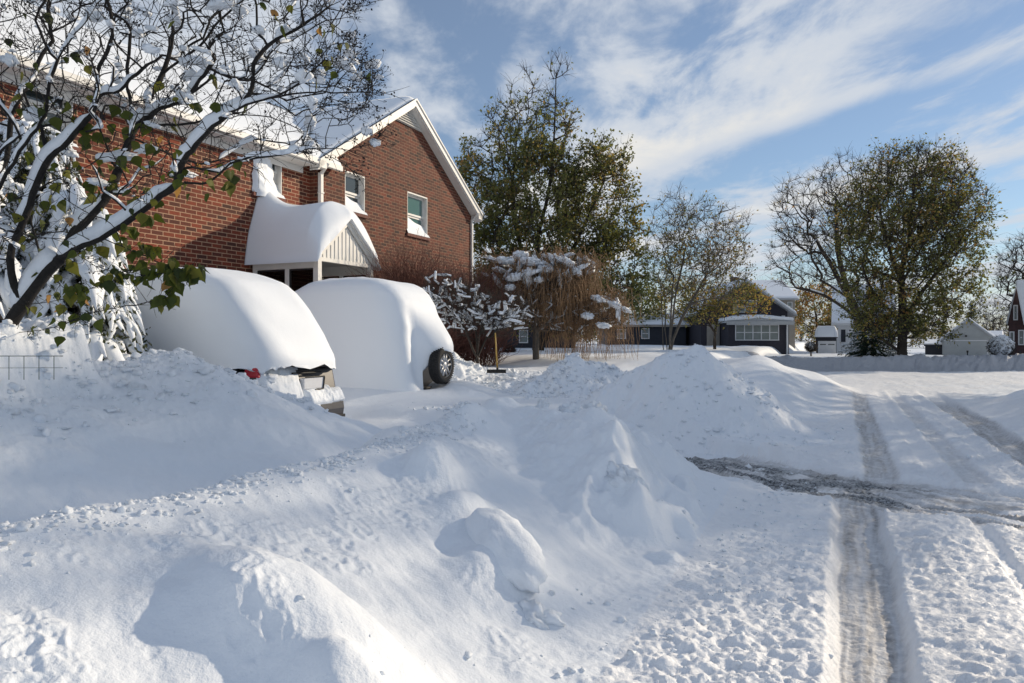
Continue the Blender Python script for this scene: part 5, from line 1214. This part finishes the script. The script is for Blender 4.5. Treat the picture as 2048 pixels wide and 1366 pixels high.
# ------------------------------------------------------------------ foreground tree with snow on its limbs
def fore_tree():
    D0 = 7.0; base = at(12, 668, D0); root = empty('snowy_branched_tree', base)
    tag(root, 'dark branched tree with snow along its limbs and green leaves at upper left', 'tree')
    t = Tree(101); rg = t.rg
    def q(px, py, D): v = at(px, py, D) - base; return np.array(v)
    t.path([q(-2, 760, 7.05), q(12, 668, 7.0), q(45, 610, 6.95), q(94, 543, 6.9), q(120, 520, 6.85)])
    def limb(par, *pts, jit=.004, sub=4): return t.path([q(*p) for p in pts], t.near(q(*par)), sub, jit)
    limb((120, 520, 6.85), (148, 499, 6.8), (202, 475, 6.7), (286, 421, 6.6), (353, 371, 6.5), (418, 364, 6.45), (461, 328, 6.4), (508, 313, 6.35), (567, 309, 6.3), (633, 297, 6.3), (700, 301, 6.3))
    limb((353, 371, 6.5), (364, 328, 6.45), (391, 289, 6.4), (426, 250, 6.4), (461, 223, 6.35), (528, 199, 6.3), (587, 176, 6.3), (650, 120, 6.3))
    limb((120, 520, 6.85), (145, 469, 6.9), (175, 438, 6.9), (215, 391, 6.95), (236, 341, 7.0), (258, 287, 7.0), (270, 254, 7.0), (300, 232, 7.0), (325, 213, 7.0), (371, 199, 7.0), (400, 160, 7.0), (430, 120, 7.0))
    limb((270, 254, 7.0), (262, 210, 7.1), (254, 168, 7.1), (256, 120, 7.2), (262, 60, 7.2))
    limb((300, 232, 7.0), (297, 203, 7.1), (325, 149, 7.2), (344, 78, 7.2), (346, 20, 7.2), (360, -60, 7.2))
    limb((270, 254, 7.0), (332, 250, 6.9), (391, 246, 6.85), (450, 227, 6.8), (540, 235, 6.8), (600, 260, 6.8))
    limb((45, 610, 6.95), (20, 520, 6.8), (59, 410, 6.7), (90, 328, 6.65), (137, 281, 6.6), (184, 227, 6.6), (200, 190, 6.6), (239, 180, 6.6), (285, 137, 6.5), (325, 110, 6.5))
    limb((184, 227, 6.6), (196, 170, 6.7), (199, 133, 6.7), (225, 70, 6.7), (215, 0, 6.7))
    limb((12, 668, 7.0), (-60, 520, 6.9), (0, 375, 6.6), (51, 285, 6.5), (90, 231, 6.5), (100, 160, 6.45), (137, 86, 6.4), (164, 51, 6.4), (203, -5, 6.4))
    limb((94, 543, 6.9), (70, 470, 7.2), (63, 391, 7.3), (137, 350, 7.3), (188, 325, 7.3), (250, 282, 7.35))
    limb((-60, 520, 6.9), (-90, 400, 6.6), (-20, 320, 6.5), (40, 272, 6.5), (78, 254, 6.5), (110, 200, 6.4))
    limb((-90, 400, 6.6), (-160, 250, 6.5), (-120, 120, 6.5), (-60, 60, 6.5), (20, 40, 6.5), (110, 5, 6.5))
    limb((325, 149, 7.2), (400, 90, 7.1), (440, 40, 7.1), (500, -10, 7.1))
    limb((426, 250, 6.4), (500, 188, 6.45), (508, 129, 6.45), (547, 82, 6.5), (606, 51, 6.5), (665, 8, 6.5))
    limb((528, 199, 6.3), (600, 186, 6.25), (665, 184, 6.2), (766, 186, 6.2)); limb((508, 129, 6.45), (579, 133, 6.4), (665, 133, 6.4), (720, 150, 6.4))
    limb((700, 301, 6.3), (745, 285, 6.3), (760, 270, 6.3)); limb((633, 297, 6.3), (690, 330, 6.3), (715, 350, 6.3))
    # thin low shoots carrying leaves
    low = []
    low.append(limb((45, 610, 6.95), (120, 600, 6.6), (200, 570, 6.4), (270, 555, 6.3), (340, 545, 6.2), (385, 540, 6.2)))
    low.append(limb((12, 668, 7.0), (110, 655, 6.5), (170, 630, 6.4), (250, 612, 6.3), (330, 597, 6.2)))
    low.append(limb((148, 499, 6.8), (170, 520, 6.6), (215, 540, 6.5), (260, 545, 6.4))); low.append(limb((94, 543, 6.9), (150, 600, 6.6), (160, 640, 6.5)))
    low.append(limb((202, 475, 6.7), (260, 500, 6.5), (310, 520, 6.4), (350, 545, 6.3)))
    # canopy targets: a slab of space around the limbs
    poly = [(-260, -260), (700, -260), (735, 10), (690, 50), (730, 110), (768, 150), (768, 200), (705, 235), (700, 300), (600, 330), (470, 345), (380, 360), (300, 400), (200, 450), (120, 500), (-100, 560), (-300, 520)]
    T = []
    def inside(x, y):
        c = False; j = len(poly) - 1
        for i in range(len(poly)):
            xi, yi = poly[i]; xj, yj = poly[j]
            if (yi > y) != (yj > y) and x < (xj - xi) * (y - yi) / (yj - yi) + xi: c = not c
            j = i
        return c
    while len(T) < 2500:
        x, y = rg.uniform(-300, 775), rg.uniform(-260, 560)
        if not inside(x, y): continue
        if rg.random() > (1.0 if y < 240 else .45): continue
        T.append(q(x, y, rg.uniform(5.9, 7.9)))
    t.fill(np.array(T), .11, .30, .05, upb=.3); t.radii(.080, .0030, .47)
    ph = set(i for l in low for i in l[1:])
    P = np.array(t.P)
    v0, f0 = t.wood(.010, 8, 4); link('trunk', mesh_np('trunk', v0, f0, M['bark_dark']), root)
    (v, f), pts = t.twigs(3, .20, .0030, .15, .95, nseg=3, rsel=.0042); link('twigs', mesh_np('twigs', v, f, M['bark_dark'], False), root)
    # seed clusters and buds at the twig tips
    scr = (pts[:, 0] + base.x) / (pts[:, 1] + base.y)
    c = pts[rg.random(len(pts)) < np.clip(.12 + .30 * sm(-.30, -.18, scr), 0, .7)]; c = np.repeat(c, 4, 0) + rg.normal(0, .013, (len(c) * 4, 3)); V, Fq, w = leaves(rg, c, .020, ['x'], .8); link('seed_heads', mesh_np('seed_heads', V, Fq, M['bark_dark'], False), root)
    # snow: along the upper side of every limb, thick where it lies flat
    S = []
    for ch in t.chains():
        ch = [i for i in ch if t.r[i] > .0058 and P[i][2] > .15]
        if len(ch) < 3: continue
        run = []
        D_ = np.gradient(P[ch], axis=0); sl = np.abs(D_[:, 2]) / (np.linalg.norm(D_, axis=1) + 1e-9)
        nz = fbm(P[ch][:, 0] * 2.2, P[ch][:, 1] * 2.2 + P[ch][:, 2] * 2.0, 3, 9)
        on = (sl < .93) & (nz > -.05 - .6 * (t.r[ch] > .02))
        i = 0
        while i < len(ch):
            if on[i]:
                j = i
                while j + 1 < len(ch) and on[j + 1]: j += 1
                if j - i >= 2:
                    seg = ch[i:j + 1]; rr = t.r[seg]; a = np.linspace(0, 1, len(seg)); env = np.clip(np.minimum(a, 1 - a) * 7, 0, 1) ** .5
                    fl = 1.15 - sl[i:j + 1] * .5; hs = (rr * (.85 + .85 * np.clip((rr - .008) / .012, 0, 1)) + .007 + .014 * rg.random()) * (0.3 + .7 * env) * fl * (1 + .25 * nz[i:j + 1])
                    v, f = chain_tube(P[seg], hs * (env * .9 + .1), 8, up=rr * .55 + hs * .55, flat=1.0, wide=.9); S.append((v, f))
                i = j + 1
            else: i += 1
    # clumps caught in forks and twigs
    kk = rg.choice(np.where((t.r < .010) & (P[:, 2] > .6))[0], 520)
    for i in kk:
        s_ = .012 + .060 * rg.random() ** 3.5; S.append(tuple_quads(blob_np(P[i] + [0, 0, s_ * .5], (s_ * rg.uniform(1.0, 2.4), s_ * rg.uniform(.6, 1.1), s_ * .6), (rg.uniform(-.4, .4), rg.uniform(-.4, .4), rg.random() * 6), 3, .45, 2.2, int(i))))
    for (px, py, dd, sz) in [(733, 262, 6.3, .06), (750, 285, 6.3, .05), (235, 158, 7.0, .07), (190, 30, 6.6, .09), (520, 60, 6.5, .06), (560, 125, 6.4, .07), (350, 40, 7.1, .08), (480, 20, 6.8, .07), (20, 120, 6.4, .08), (640, 160, 6.3, .05), (590, 298, 6.3, .06), (70, 230, 6.6, .1)]:
        S.append(tuple_quads(blob_np(q(px, py, dd), (sz * .85, sz * .6, sz * .6), (0, .2, 0), 3, .5, 2.6, int(px))))
    tri = [s for s in S if s[1].shape[1] == 3]; quad = [s for s in S if s[1].shape[1] == 4]
    v, f = join_np(quad); link('snow', mesh_np('snow', v, f, M['snow']), root)
    v, f = join_np(tri); link('snow_clump', mesh_np('snow_clump', v, f, M['snow']), root)['kind'] = 'stuff'
    # leaves: pointed, broad, hanging
    C = []
    for (px, py, sx, sy, n, d0) in [(355, 560, 22, 32, 34, 6.2), (320, 590, 18, 18, 7, 6.2), (280, 545, 35, 16, 20, 6.3), (215, 555, 22, 22, 10, 6.4), (150, 580, 35, 40, 16, 6.5), (90, 640, 30, 20, 10, 6.6), (250, 480, 18, 22, 16, 6.6), (300, 470, 16, 22, 12, 6.5), (240, 350, 100, 60, 40, 6.7), (110, 260, 90, 120, 45, 6.6), (410, 350, 60, 30, 22, 6.6), (60, 450, 60, 50, 18, 6.8), (545, 20, 12, 14, 5, 6.5), (665, 110, 20, 20, 7, 6.4), (745, 145, 5, 5, 1, 6.3), (650, 55, 12, 10, 3, 6.4), (400, 220, 60, 40, 14, 6.8), (480, 480, 40, 14, 5, 6.6)]:
        for _ in range(int(n * 1.35)): C.append(q(rg.normal(px, sx), rg.normal(py, sy), d0 + rg.normal(0, .25)))
    C = np.array(C); A = P; 
    d = np.array([((A - c_) ** 2).sum(1).argmin() for c_ in C]); near = A[d]; C = near + (C - near) * np.minimum(1, .10 / (np.linalg.norm(C - near, axis=1, keepdims=True) + 1e-6))
    V = []; Fq = []; mi = []
    shp = [(0, 0), (.30, .10), (.50, .32), (.34, .62), (.12, .86), (0, 1.08), (-.12, .86), (-.34, .62), (-.5, .32), (-.3, .10)]
    for c_ in C:
        s_ = rg.uniform(.06, .13); ax = Vector((rg.normal(0, .45), rg.normal(0, .45), -1)).normalized(); sd = ax.cross(Vector(rg.normal(0, 1, 3))).normalized(); nn = ax.cross(sd); b0 = len(V); bend = rg.uniform(.1, .5)
        for x, y in shp: p_ = Vector(c_) + sd * x * s_ * .95 + ax * y * s_ + nn * (abs(x) * bend * s_ - .15 * y * y * s_); V.append(tuple(p_))
        V.append(tuple(Vector(c_) + ax * .5 * s_)); m_ = len(V) - 1
        k_ = int(rg.choice(4, p=[.50, .26, .18, .06]))
        for j in range(len(shp)): Fq.append((b0 + j, b0 + (j + 1) % len(shp), m_)); mi.append(k_)
    link('leaves', mesh_np('leaves', V, Fq, [M['leaf_fg'], M['leaf_fg2'], M['leaf_fg3'], M['leaf_rust']], True, mi), root)['kind'] = 'stuff'
def tuple_quads(b): return b
M['leaf_fg'] = leafmat('leaf_fg', (0.062, 0.078, 0.014)); M['leaf_fg2'] = leafmat('leaf_fg2', (0.13, 0.13, 0.025)); M['leaf_fg3'] = leafmat('leaf_fg3', (0.04, 0.055, 0.018))
fore_tree()
# ------------------------------------------------------------------ houses across the street
M['dark_sid'] = simple('dark_shingle_wall', (0.030, 0.028, 0.040), 0.7, 0.2, 8); M['navy'] = simple('navy_wall', (0.020, 0.024, 0.035), 0.7, 0.2, 5)
M['grey_trim'] = simple('grey_trim', (0.40, 0.42, 0.44), 0.6, 0.05, 3); M['grey_sid'] = simple('grey_siding', (0.36, 0.38, 0.38), 0.6, 0.06, 1.5)
M['white_wall'] = simple('white_wall', (0.66, 0.67, 0.68), 0.6, 0.05, 3); M['far_brick'] = simple('far_brick', (0.060, 0.030, 0.030), 0.8, 0.25, 6)
M['tan'] = simple('tan_wall', (0.32, 0.29, 0.25), 0.7, 0.1, 3); M['curtain'] = simple('curtain', (0.22, 0.25, 0.24), 0.7, 0.15, 3)
ROTK = 1.0
def house_root(name, px, D, label, cat='house', rz=0.0, z=0.0):
    global CA
    a = math.atan((px - CX) / F) * ROTK if px > 1600 else 0.0; CA = math.cos(a)
    o = empty(name, Vector(((px - CX) / F * D, D, z)), -a); return tag(o, label, cat)
CA = 1.0
def lx(px, px0, D): return (px - px0) / F * D * CA
def lzz(py, D): return EYE + (HY - py) / F * D
def gable_block(root, x0, x1, y0, y1, z0, ze, zp, wall, ridge='y', ovh=.35, snow=.22, trim='white', nm='wall', rs='snow_smooth'):
    """box with a gable roof, snow on it. ridge 'y': gable faces the viewer; 'x': eave faces the viewer"""
    mb = MB(); xm_ = (x0 + x1) / 2; ym = (y0 + y1) / 2
    if ridge == 'y': mb.prism([(x0, z0), (x1, z0), (x1, ze), (xm_, zp), (x0, ze)], 'y', y0, y1)
    else: mb.prism([(y0, z0), (y1, z0), (y1, ze), (ym, zp), (y0, ze)], 'x', x0, x1)
    w_ = mb.build(nm, M[wall], root)
    def slabs(off, th, o2):
        m2 = MB()
        if ridge == 'y':
            sl = (zp - ze) / (xm_ - x0); pr_ = [(x0 - o2, ze - o2 * sl + off), (xm_, zp + off), (x1 + o2, ze - o2 * sl + off)]
            for a, b_ in zip(pr_[:-1], pr_[1:]): m2.prism([a, b_, (b_[0], b_[1] + th), (a[0], a[1] + th)], 'y', y0 - o2, y1 + o2)
        else:
            sl = (zp - ze) / (ym - y0); pr_ = [(y0 - o2, ze - o2 * sl + off), (ym, zp + off), (y1 + o2, ze - o2 * sl + off)]
            for a, b_ in zip(pr_[:-1], pr_[1:]): m2.prism([a, b_, (b_[0], b_[1] + th), (a[0], a[1] + th)], 'x', x0 - o2, x1 + o2)
        return m2
    rf = slabs(.01, .12, ovh).build('roof', M[trim], root)
    slabs(.134, snow, ovh - .03).build('roof_snow', M[rs], rf, bevel=min(.09, snow * .4))
    return w_
def far_window(root, x0, x1, z0, z1, y, n=1, trim='white', dark='glass', cur=True, t=.07):
    mb = MB(); mb.box(x0 - t, x1 + t, y - .06, y - .004, z1, z1 + t); mb.box(x0 - t, x1 + t, y - .09, y - .004, z0 - t, z0)
    w = (x1 - x0) / n
    for i in range(n + 1): xx = x0 + i * w; mb.box(xx - t * (.5 if 0 < i < n else 1 if i == 0 else 0), xx + t * (.5 if 0 < i < n else 0 if i == 0 else 1), y - .06, y - .004, z0, z1)
    for i in range(n): mb.box(x0 + i * w + t * .5, x0 + (i + 1) * w - t * .5, y - .045, y - .004, (z0 + z1) / 2 - .03, (z0 + z1) / 2 + .03)
    o = mb.build('window', M[trim], root); m2 = MB()
    for i in range(n): m2.box(x0 + i * w + .02, x0 + (i + 1) * w - .02, y - .03, y - .002, z0 + .01, (z0 + z1) / 2 - .031); m2.box(x0 + i * w + .02, x0 + (i + 1) * w - .02, y - .03, y - .002, (z0 + z1) / 2 + .031, z1 - .01)
    m2.build('pane', M['curtain' if cur else 'glass'], o); return o
# bungalow
D = 55; c = 1510; r = house_root('bungalow', c, D, 'dark bungalow with a white five-pane window band and snowy gable roof')
L_ = lambda px: lx(px, c, D)
gable_block(r, L_(1412), L_(1590), 1.5, 10, 0.4, lzz(622, D), lzz(562, D), 'dark_sid', 'y', .55, .22, 'grey_trim')
gable_block(r, L_(1452), L_(1572), -.6, 1.49, 0.4, lzz(646, D), lzz(641, D), 'dark_sid', 'y', .3, .28, 'grey_trim', 'porch_wall')
mb = MB()                                                      # snow heaped on the front porch roof
v, f = blob_np((L_(1512), .3, lzz(640, D)), (L_(1580) - L_(1512), 1.0, .42), sub=4, amp=.06, fr=1.2, seed=5); link('porch_roof_snow', mesh_np('porch_roof_snow', v, f, M['snow_smooth']), r)
mb.box(L_(1446), L_(1578), -.98, -.93, lzz(650, D), lzz(643, D)); mb.build('fascia', M['grey_trim'], r)
far_window(r, L_(1467), L_(1550), lzz(679, D), lzz(651, D), -.6, 5, 'white_wall')
mb = MB(); mb.box(L_(1424), L_(1450), 1.42, 1.49, .4, lzz(648, D)); mb.build('door', M['tan'], r)
far_window(r, L_(1480), L_(1525), lzz(622, D), lzz(600, D), 1.5, 2, 'white_wall')
mb = MB(); mb.box(L_(1497), L_(1508), 4, 4.7, lzz(580, D), lzz(545, D)); mb.build('chimney', M['far_brick'], r)
MB().box(L_(1566), L_(1569), -.75, -.63, .4, lzz(648, D)).build('downspout', M['white_wall'], r); mb = MB(); mb.box(L_(1577), L_(1583), 1.30, 1.46, .4, lzz(630, D)); mb.build('downspout', M['white_wall'], r)
# taller house behind it
D = 72; c = 1560; r = house_root('background_house', c, D, 'grey-sided house whose snowy roof shows over the bungalow'); L_ = lambda px: lx(px, c, D)
gable_block(r, L_(1500), L_(1590), 0, 8, .4, lzz(598, D), lzz(560, D) , 'tan', 'x', .3, .2, 'grey_trim')
far_window(r, L_(1576), L_(1583), lzz(620, D), lzz(605, D), 0, 1, 'white_wall')
# low dark building behind the slender tree
D = 60; c = 1330; r = house_root('dark_outbuilding', c, D, 'long low dark building with small windows left of the bungalow'); L_ = lambda px: lx(px, c, D)
gable_block(r, L_(1215), L_(1372), 0, 6, .4, lzz(652, D), lzz(632, D), 'navy', 'x', .3, .22, 'tan')
far_window(r, L_(1284), L_(1297), lzz(676, D), lzz(658, D), 0, 1, 'white_wall'); far_window(r, L_(1235), L_(1250), lzz(676, D), lzz(660, D), 0, 1, 'white_wall')
D = 48; c = 1060; r = house_root('dark_outbuilding', c, D, 'dark cottage seen beneath the twigs of the weeping tree'); L_ = lambda px: lx(px, c, D)
gable_block(r, L_(985), L_(1150), 0, 6, .4, lzz(648, D), lzz(620, D), 'navy', 'x', .3, .22, 'tan')
far_window(r, L_(1040), L_(1054), lzz(684, D), lzz(662, D), 0, 1, 'white_wall')
# white house with a steep snowy roof, partly behind the trees, and its low garage
D = 64; c = 1700; r = house_root('white_house', c, D, 'white house with a steep snow-covered roof behind the conifer'); L_ = lambda px: lx(px, c, D)
gable_block(r, L_(1666), L_(1790), 0, 7, .4, lzz(648, D), lzz(572, D), 'white_wall', 'x', .15, .25, 'white_wall')
mb = MB(); mb.box(L_(1682), L_(1691), -.05, -.003, lzz(684, D), lzz(659, D)); mb.build('door', M['navy'], r)
far_window(r, L_(1698), L_(1712), lzz(672, D), lzz(659, D), 0, 1, 'white_wall', cur=False)
D = 58; c = 1652; r = house_root('small_garage', c, D, 'small garage with a white panelled door under a thick snow cap', 'garage'); L_ = lambda px: lx(px, c, D)
gable_block(r, L_(1632), L_(1673), 0, 4.5, .4, lzz(676, D), lzz(674, D), 'navy', 'x', .08, .15, 'navy')
mb = MB(); mb.box(L_(1636), L_(1672), -.05, -.004, .5, lzz(682, D))
for zz in (.95, 1.4): mb.box(L_(1637), L_(1671), -.07, -.051, zz, zz + .04)
mb.build('door', M['white_wall'], r)
MB().box(L_(1640), L_(1652), -.062, -.052, lzz(690, D), lzz(688, D)).build('pane', M['glass'], r); mb = MB(); mb.box(L_(1656), L_(1669), -.062, -.052, lzz(690, D), lzz(688, D)); mb.build('pane', M['glass'], r)
xs = np.linspace(L_(1629), L_(1676), 40); ys = np.linspace(-.3, 4.6, 20)
sheet('roof_snow', xs, ys, lambda X, Y: lzz(676, D) + .1 + .85 * np.clip(np.minimum(X - xs[0], xs[-1] - X) / .25, 0, 1) ** .4 * np.clip((Y + .3) / .3, 0, 1) ** .5 + .03 * fbm(X, Y, 2, 3), lambda X, Y: lzz(676, D) + .08 + 0 * X, M['snow_smooth'], r)
# grey garage
D = 62; c = 1932; r = house_root('grey_garage', c, D, 'grey gabled garage with a wide overhead door and snow on its roof', 'garage'); L_ = lambda px: lx(px, c, D)
gable_block(r, L_(1884), L_(1990), 0, 6, .3, lzz(680, D), lzz(641, D), 'grey_sid', 'y', .2, .16, 'grey_trim')
mb = MB(); mb.box(L_(1887), L_(1974), -.05, -.003, .3, lzz(682, D))
for k_ in range(4): zz = .3 + k_ * .42; mb.box(L_(1888), L_(1973), -.062, -.051, zz + .38, zz + .41)
mb.build('door', M['grey_sid'], r); mb = MB(); mb.box(L_(1974), L_(1976), -.06, -.003, .3, lzz(680, D)); mb.box(L_(1887), L_(1976), -.07, -.051, lzz(682, D), lzz(680, D)); mb.build('door_frame', M['white_wall'], r)
mb = MB(); mb.bar((0, -.02, lzz(671, D)), (0, -.18, lzz(672, D)), .05, .09); mb.build('lamp', M['black'], r)
D = 64; c = 1995; r = house_root('dark_shed', c, D, 'dark shed wall showing right of the grey garage', 'shed'); L_ = lambda px: lx(px, c, D); gable_block(r, L_(1975), L_(2005), 0, 4, .3, lzz(682, D), lzz(668, D), 'far_brick', 'x', .1, .2, 'grey_trim')
D = 66; c = 1872; r = house_root('dark_shed', c, D, 'low dark shed between the tree trunk and the grey garage', 'shed'); L_ = lambda px: lx(px, c, D); gable_block(r, L_(1850), L_(1886), 0, 4, .3, lzz(692, D), lzz(684, D), 'navy', 'x', .1, .12, 'navy')
# brick house at the right edge
D = 46; c = 2050; r = house_root('red_house', c, D, 'dark red brick house with a steep gable cut off by the right edge'); L_ = lambda px: lx(px, c, D)
mb = MB(); x0 = L_(2015); x1 = L_(2150); mb.prism([(x0, .4), (x1, .4), (x1, lzz(655, D)), (L_(2033), lzz(575, D)), (x0 + .05, lzz(640, D))], 'y', 0, 7); mb.build('wall', M['far_brick'], r)
mb = MB(); mb.prism([(x0 - .1, lzz(645, D)), (L_(2033), lzz(568, D)), (L_(2033), lzz(574, D)), (x0 - .02, lzz(650, D))], 'y', -.25, 7); rr_ = mb.build('roof', M['grey_trim'], r)
mb = MB(); mb.prism([(L_(2033) , lzz(575, D)), (L_(2048), lzz(652, D)), (L_(2160), lzz(652, D)), (L_(2160), lzz(562, D)), (L_(2033), lzz(562, D))], 'y', -.9, -.35); mb.build('roof_snow', M['snow_smooth'], rr_, bevel=.08)
far_window(r, L_(2021), L_(2026), lzz(690, D), lzz(665, D), 0, 1, 'white_wall'); far_window(r, L_(2029), L_(2033), lzz(638, D), lzz(612, D), 0, 1, 'white_wall'); far_window(r, L_(2039), L_(2046), lzz(688, D), lzz(662, D), 0, 1, 'white_wall')
# round snow-covered shrubs
def round_shrub(px, py, rpx, D, label, seed, cover=.75):
    c_ = at(px, py, D); base = Vector((c_.x, D, hgt(c_.x, D) - .1)); root = empty('round_shrub', base); tag(root, label, 'shrub'); r_ = rpx / F * D; cz = c_.z - base.z
    snowy = []; rg = np.random.default_rng(seed); n = 240
    v, f = blob_np((0, 0, cz * .9), (r_, r_, r_ * .9), sub=4, amp=.16, fr=3.5, seed=seed); link('snow', mesh_np('snow', v, f, M['snow']), root)
    d = rg.normal(0, 1, (n * 8, 3)); d /= np.linalg.norm(d, axis=1, keepdims=True); d[:, 2] = d[:, 2] * .9 - .1; C = d * r_ * 1.02 + [0, 0, cz * .9]; C[:, 2] = np.maximum(C[:, 2], .05)
    e = C + d * .10 * rg.random((len(d), 1)) + rg.normal(0, .05, C.shape); v, f = seg_tubes(C * [.93, .93, 1], e, np.full(len(C), .010), np.full(len(C), .006), 3)
    kk = rg.random(len(C)); link('twigs', mesh_np('twigs', v, f, M['bark'], False), root)
    mb = MB(); mb.bar((0, 0, -.2), (0, 0, cz), .06, .04, 6); mb.build('stem', M['bark'], root)
round_shrub(2003, 688, 22, 44, 'round snow-covered shrub before the dark red house', 111)
round_shrub(1622, 690, 9, 50, 'small round snow-covered shrub left of the small garage', 112)
round_shrub(1018, 700, 8, 30, 'little snow-topped shrub beneath the left side of the weeping tree', 113)
# utility wires, pole out of view to the right
M['cable'] = simple('cable', (0.03, 0.03, 0.03), .6)
def wire(p0, p1, sag, label):
    mb = MB(); n = 24; P = [Vector(p0).lerp(Vector(p1), i / n) - Vector((0, 0, sag * 4 * (i / n) * (1 - i / n))) for i in range(n + 1)]
    for a, b_ in zip(P[:-1], P[1:]): mb.bar(a, b_, .02, .02, 4)
    tag(mb.build('overhead_wire', M['cable']), label, 'wire')
wire(at(1800, 612, 90), at(2300, 655, 90), .4, 'upper thin overhead wire above the grey garage'); wire(at(1800, 628, 92), at(2300, 668, 92), .3, 'lower thin overhead wire above the grey garage')
mb = MB(); p = at(2300, 640, 91); mb.bar((p.x, p.y, 0), (p.x, p.y, p.z + 1.5), .14, .11); mb.bar((p.x - 1, p.y, p.z), (p.x + 1, p.y, p.z), .05); tag(mb.build('utility_pole', M['bark_grey']), 'wooden utility pole carrying the overhead wires', 'pole')
# garden stakes
D = 40.0
for px, lab in ((1935, 'short dark stake in the snow before the garage'), (2040, 'short dark stake in the snow at the right edge')):
    mb = MB(); q0 = at(px, 712, 43); mb.bar((q0.x, q0.y, q0.z - .4), (q0.x, q0.y, q0.z + .25), .03, .03, 6); mb.box(q0.x - .05, q0.x + .05, q0.y - .02, q0.y + .02, q0.z + .2, q0.z + .32); tag(mb.build('stake', M['black']), lab, 'stake')

# ------------------------------------------------------------------ the other side of the street (outside the frame; it shades the road)
SH = []
def neighbour(s, n, w, dp, ze, zp, lab):
    o = empty('neighbour_house', W(s, n, 0), math.pi / 2 - TH); tag(o, lab, 'house'); gable_block(o, -w / 2, w / 2, -dp, 0, .2, ze, zp, 'far_brick', 'x', .4, .25, 'white_wall')
    far_window(o, -1.5, .5, 1.2, 2.6, -dp, 2); return o
neighbour(15, 17, 11, 8, 5.6, 9.0, 'brick house on the right side of the street outside the view')
def street_tree(s, n, h, w, seed, lab, nleaf=.35, nt=420):
    b = W(s, n, 0.2); z = h
    crown_tree('street_tree', b, [(0, 0, z * .62, w, w, z * .36), (w * .4, 0, z * .55, w * .6, w * .6, z * .25), (-w * .4, .3, z * .7, w * .6, w * .6, z * .25)], lab, seed, nt=nt, step=.6, r0=.25, rmin=.02, trunk=[[(0, 0, -.3), (.1, 0, z * .25), (0, 0, z * .5)]], per=5, twl=.8, twr=.013, nleaf=nleaf, lsize=.22, lw=(.2, .2, .5, .1))
street_tree(12.5, 9.8, 6.0, 2.2, 121, 'small street tree on the right outside the view nearest the camera', 1.2)
street_tree(24.5, 10.5, 12.5, 2.7, 122, 'tall street tree on the right outside the view beside the neighbour house', 1.1, 500)
street_tree(29.5, 11.5, 13.5, 3.3, 123, 'tallest street tree on the right outside the view', 2.4, 650)
street_tree(35, 11.0, 12.5, 3.2, 124, 'street tree on the right outside the view close to the intersection', 2.0, 550)

# ------------------------------------------------------------------ groups of look-alikes
for nm, gp in (('thicket', 'bare thickets far behind the houses'), ('street_tree', 'street trees on the right side of the street'), ('snow_laden_shrub', 'evergreen shrubs bowed under snow'),
               ('twiggy_bush', 'bushes of bare reddish twigs'), ('round_shrub', 'round shrubs covered in snow'), ('snow_bank', 'snow banks along the street'), ('snow_pile', 'shovelled snow piles'),
               ('overhead_wire', 'overhead wires'), ('stake', 'stakes in the snow'), ('leafy_tree', 'big leafy trees'), ('background_tree', 'trees behind the far houses'), ('dark_outbuilding', 'dark low buildings'), ('dark_shed', 'sheds by the grey garage'), ('bare_tree', 'bare trees')):
    for o in bpy.data.objects:
        if o.parent is None and o.name.split('.')[0] == nm and o.get('kind') is None: o['group'] = gp
